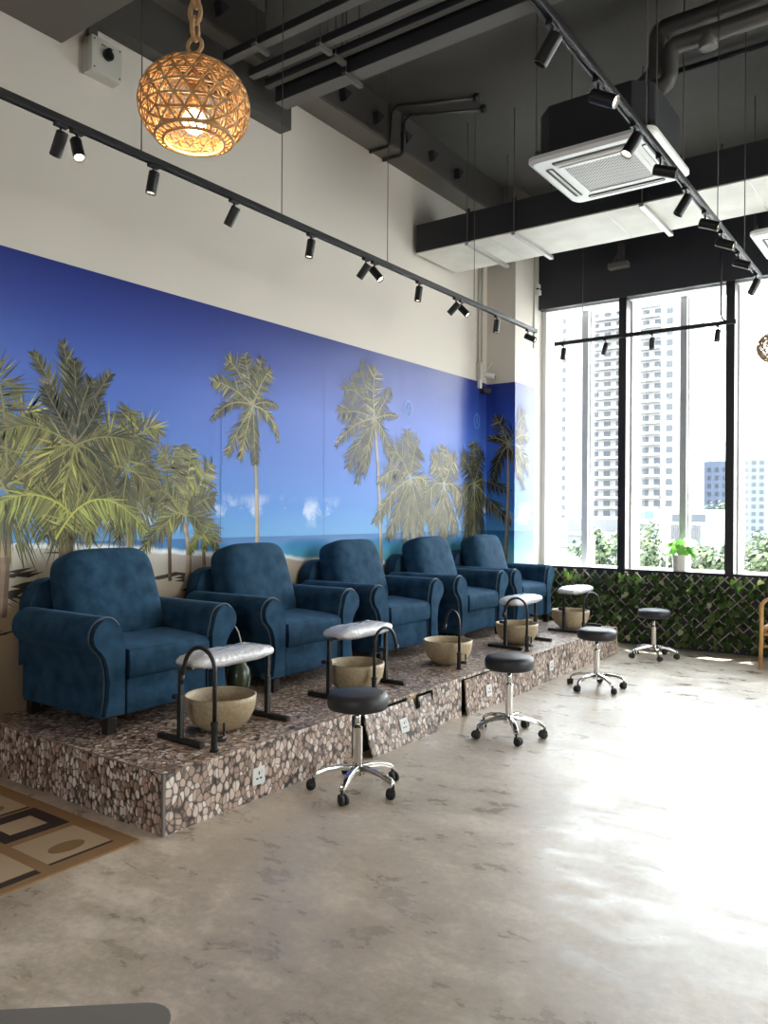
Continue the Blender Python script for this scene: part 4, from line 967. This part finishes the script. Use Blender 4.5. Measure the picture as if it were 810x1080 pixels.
MB().box(-2.2, 2.0, 0, 8, 0, 2.6).build('walls', 'bwhite', lr); MB().box(-.2, 1.9, -.1, 0, .5, 2.0).build('pink_front', 'bpink', lr)
for x in (.1, .75, 1.4): MB().box(x, x+.3, -.2, -.1, .8, 1.6).build('window', 'bwhite', lr)
random.seed(21)
def tree(lab, X, Y, h, wd):
    h *= 1.06; wd *= 1.12
    t = thing('street_tree', lab, 'tree', (X, Y, GZ), 0, 'street trees beyond the window')
    MB().tube([(0, 0, 0), (.1, 0, h*.35), (0, 0, h*.7)], .16, 8, r2=.07).build('trunk', 'bark', t)
    cr = MB(); blobs = [(random.uniform(-.32, .32)*wd, random.uniform(-.25, .25)*wd, h*random.uniform(.5, .84), wd*random.uniform(.16, .28)) for _ in range(12)]
    for i in range(1500):
        bx, by, bz, br_ = random.choice(blobs); v = Vector((random.gauss(0, 1), random.gauss(0, 1), random.gauss(0, 1))).normalized()
        p = Vector((bx, by, bz))+v*br_*random.uniform(.75, 1.05); n = (v+Vector((random.uniform(-.6, .6), random.uniform(-.6, .6), random.uniform(-.2, .8)))).normalized()
        a = n.orthogonal().normalized(); b_ = n.cross(a); s = random.uniform(.10, .22)
        k = random.choice([(.035, .052, .025), (.055, .078, .034), (.08, .10, .048), (.025, .038, .02), (.10, .12, .06)])
        cr.add([p-a*s, p+b_*s*.6, p+a*s, p-b_*s*.6], [(0, 1, 2, 3)], col=k)
    cr.build('crown', 'tree', t)
for lab, X, Y, h, wd in (('bushy street tree in the left pane by the lamp pole', -18.6, 50, 5.0, 2.7), ('taller street tree just left of the first dark mullion', -18.9, 58, 6.0, 3.2), ('street tree right of the first dark mullion', -15.9, 50, 5.3, 2.6), ('low street tree left of the potted plant', -14.3, 52, 4.4, 2.2),
                         ('street tree just right of the potted plant', -12.3, 50, 4.9, 2.6), ('street tree left of the second dark mullion', -11.0, 52, 5.2, 2.4), ('tall tree beyond the low white building', -22.5, 100, 8.2, 4.5), ('street tree at the right edge of the view', -8.6, 50, 5.5, 3.0), ('street tree right of the second dark mullion', -9.9, 56, 5.4, 2.6), ('low bush in the middle of the left pane', -17.6, 46, 3.6, 2.4), ('dark green tree behind the shop roofs', -25.5, 66, 5.4, 3.2)):
    tree(lab, X, Y, h, wd)
for lab, X in (('thin white lamp pole in the left pane', -17.9), ('thin white lamp pole near the potted plant', -13.5)):
    t = thing('lamp_pole', lab, 'lamp pole', (X, 47, GZ), 0, 'lamp poles outside'); MB().cyl((0, 0, 0), (0, 0, 5.2), .06, 8, r2=.04).build('pole', 'white', t); MB().box(-.5, .05, -.06, .06, 5.15, 5.25).build('lamp_head', 'white', t)
cr = thing('parked_car', 'dark blue parked vehicle at the bottom of the right pane', 'car', (-7.6, 40, GZ))
MB().prism([(-.9, .35), (2.0, .35), (2.0, .95), (1.6, 1.05), (1.2, 1.6), (-.5, 1.6), (-.9, 1.0)], -.8, .8, 'y').build('car_body', 'car_blue', cr, bevel=.08)
for x in (-.3, 1.4):
    for y in (-.8, .8): MB().cyl((x, y-.08, .33), (x, y+.08, .33), .33, 16).build('wheel', 'rubber', cr)
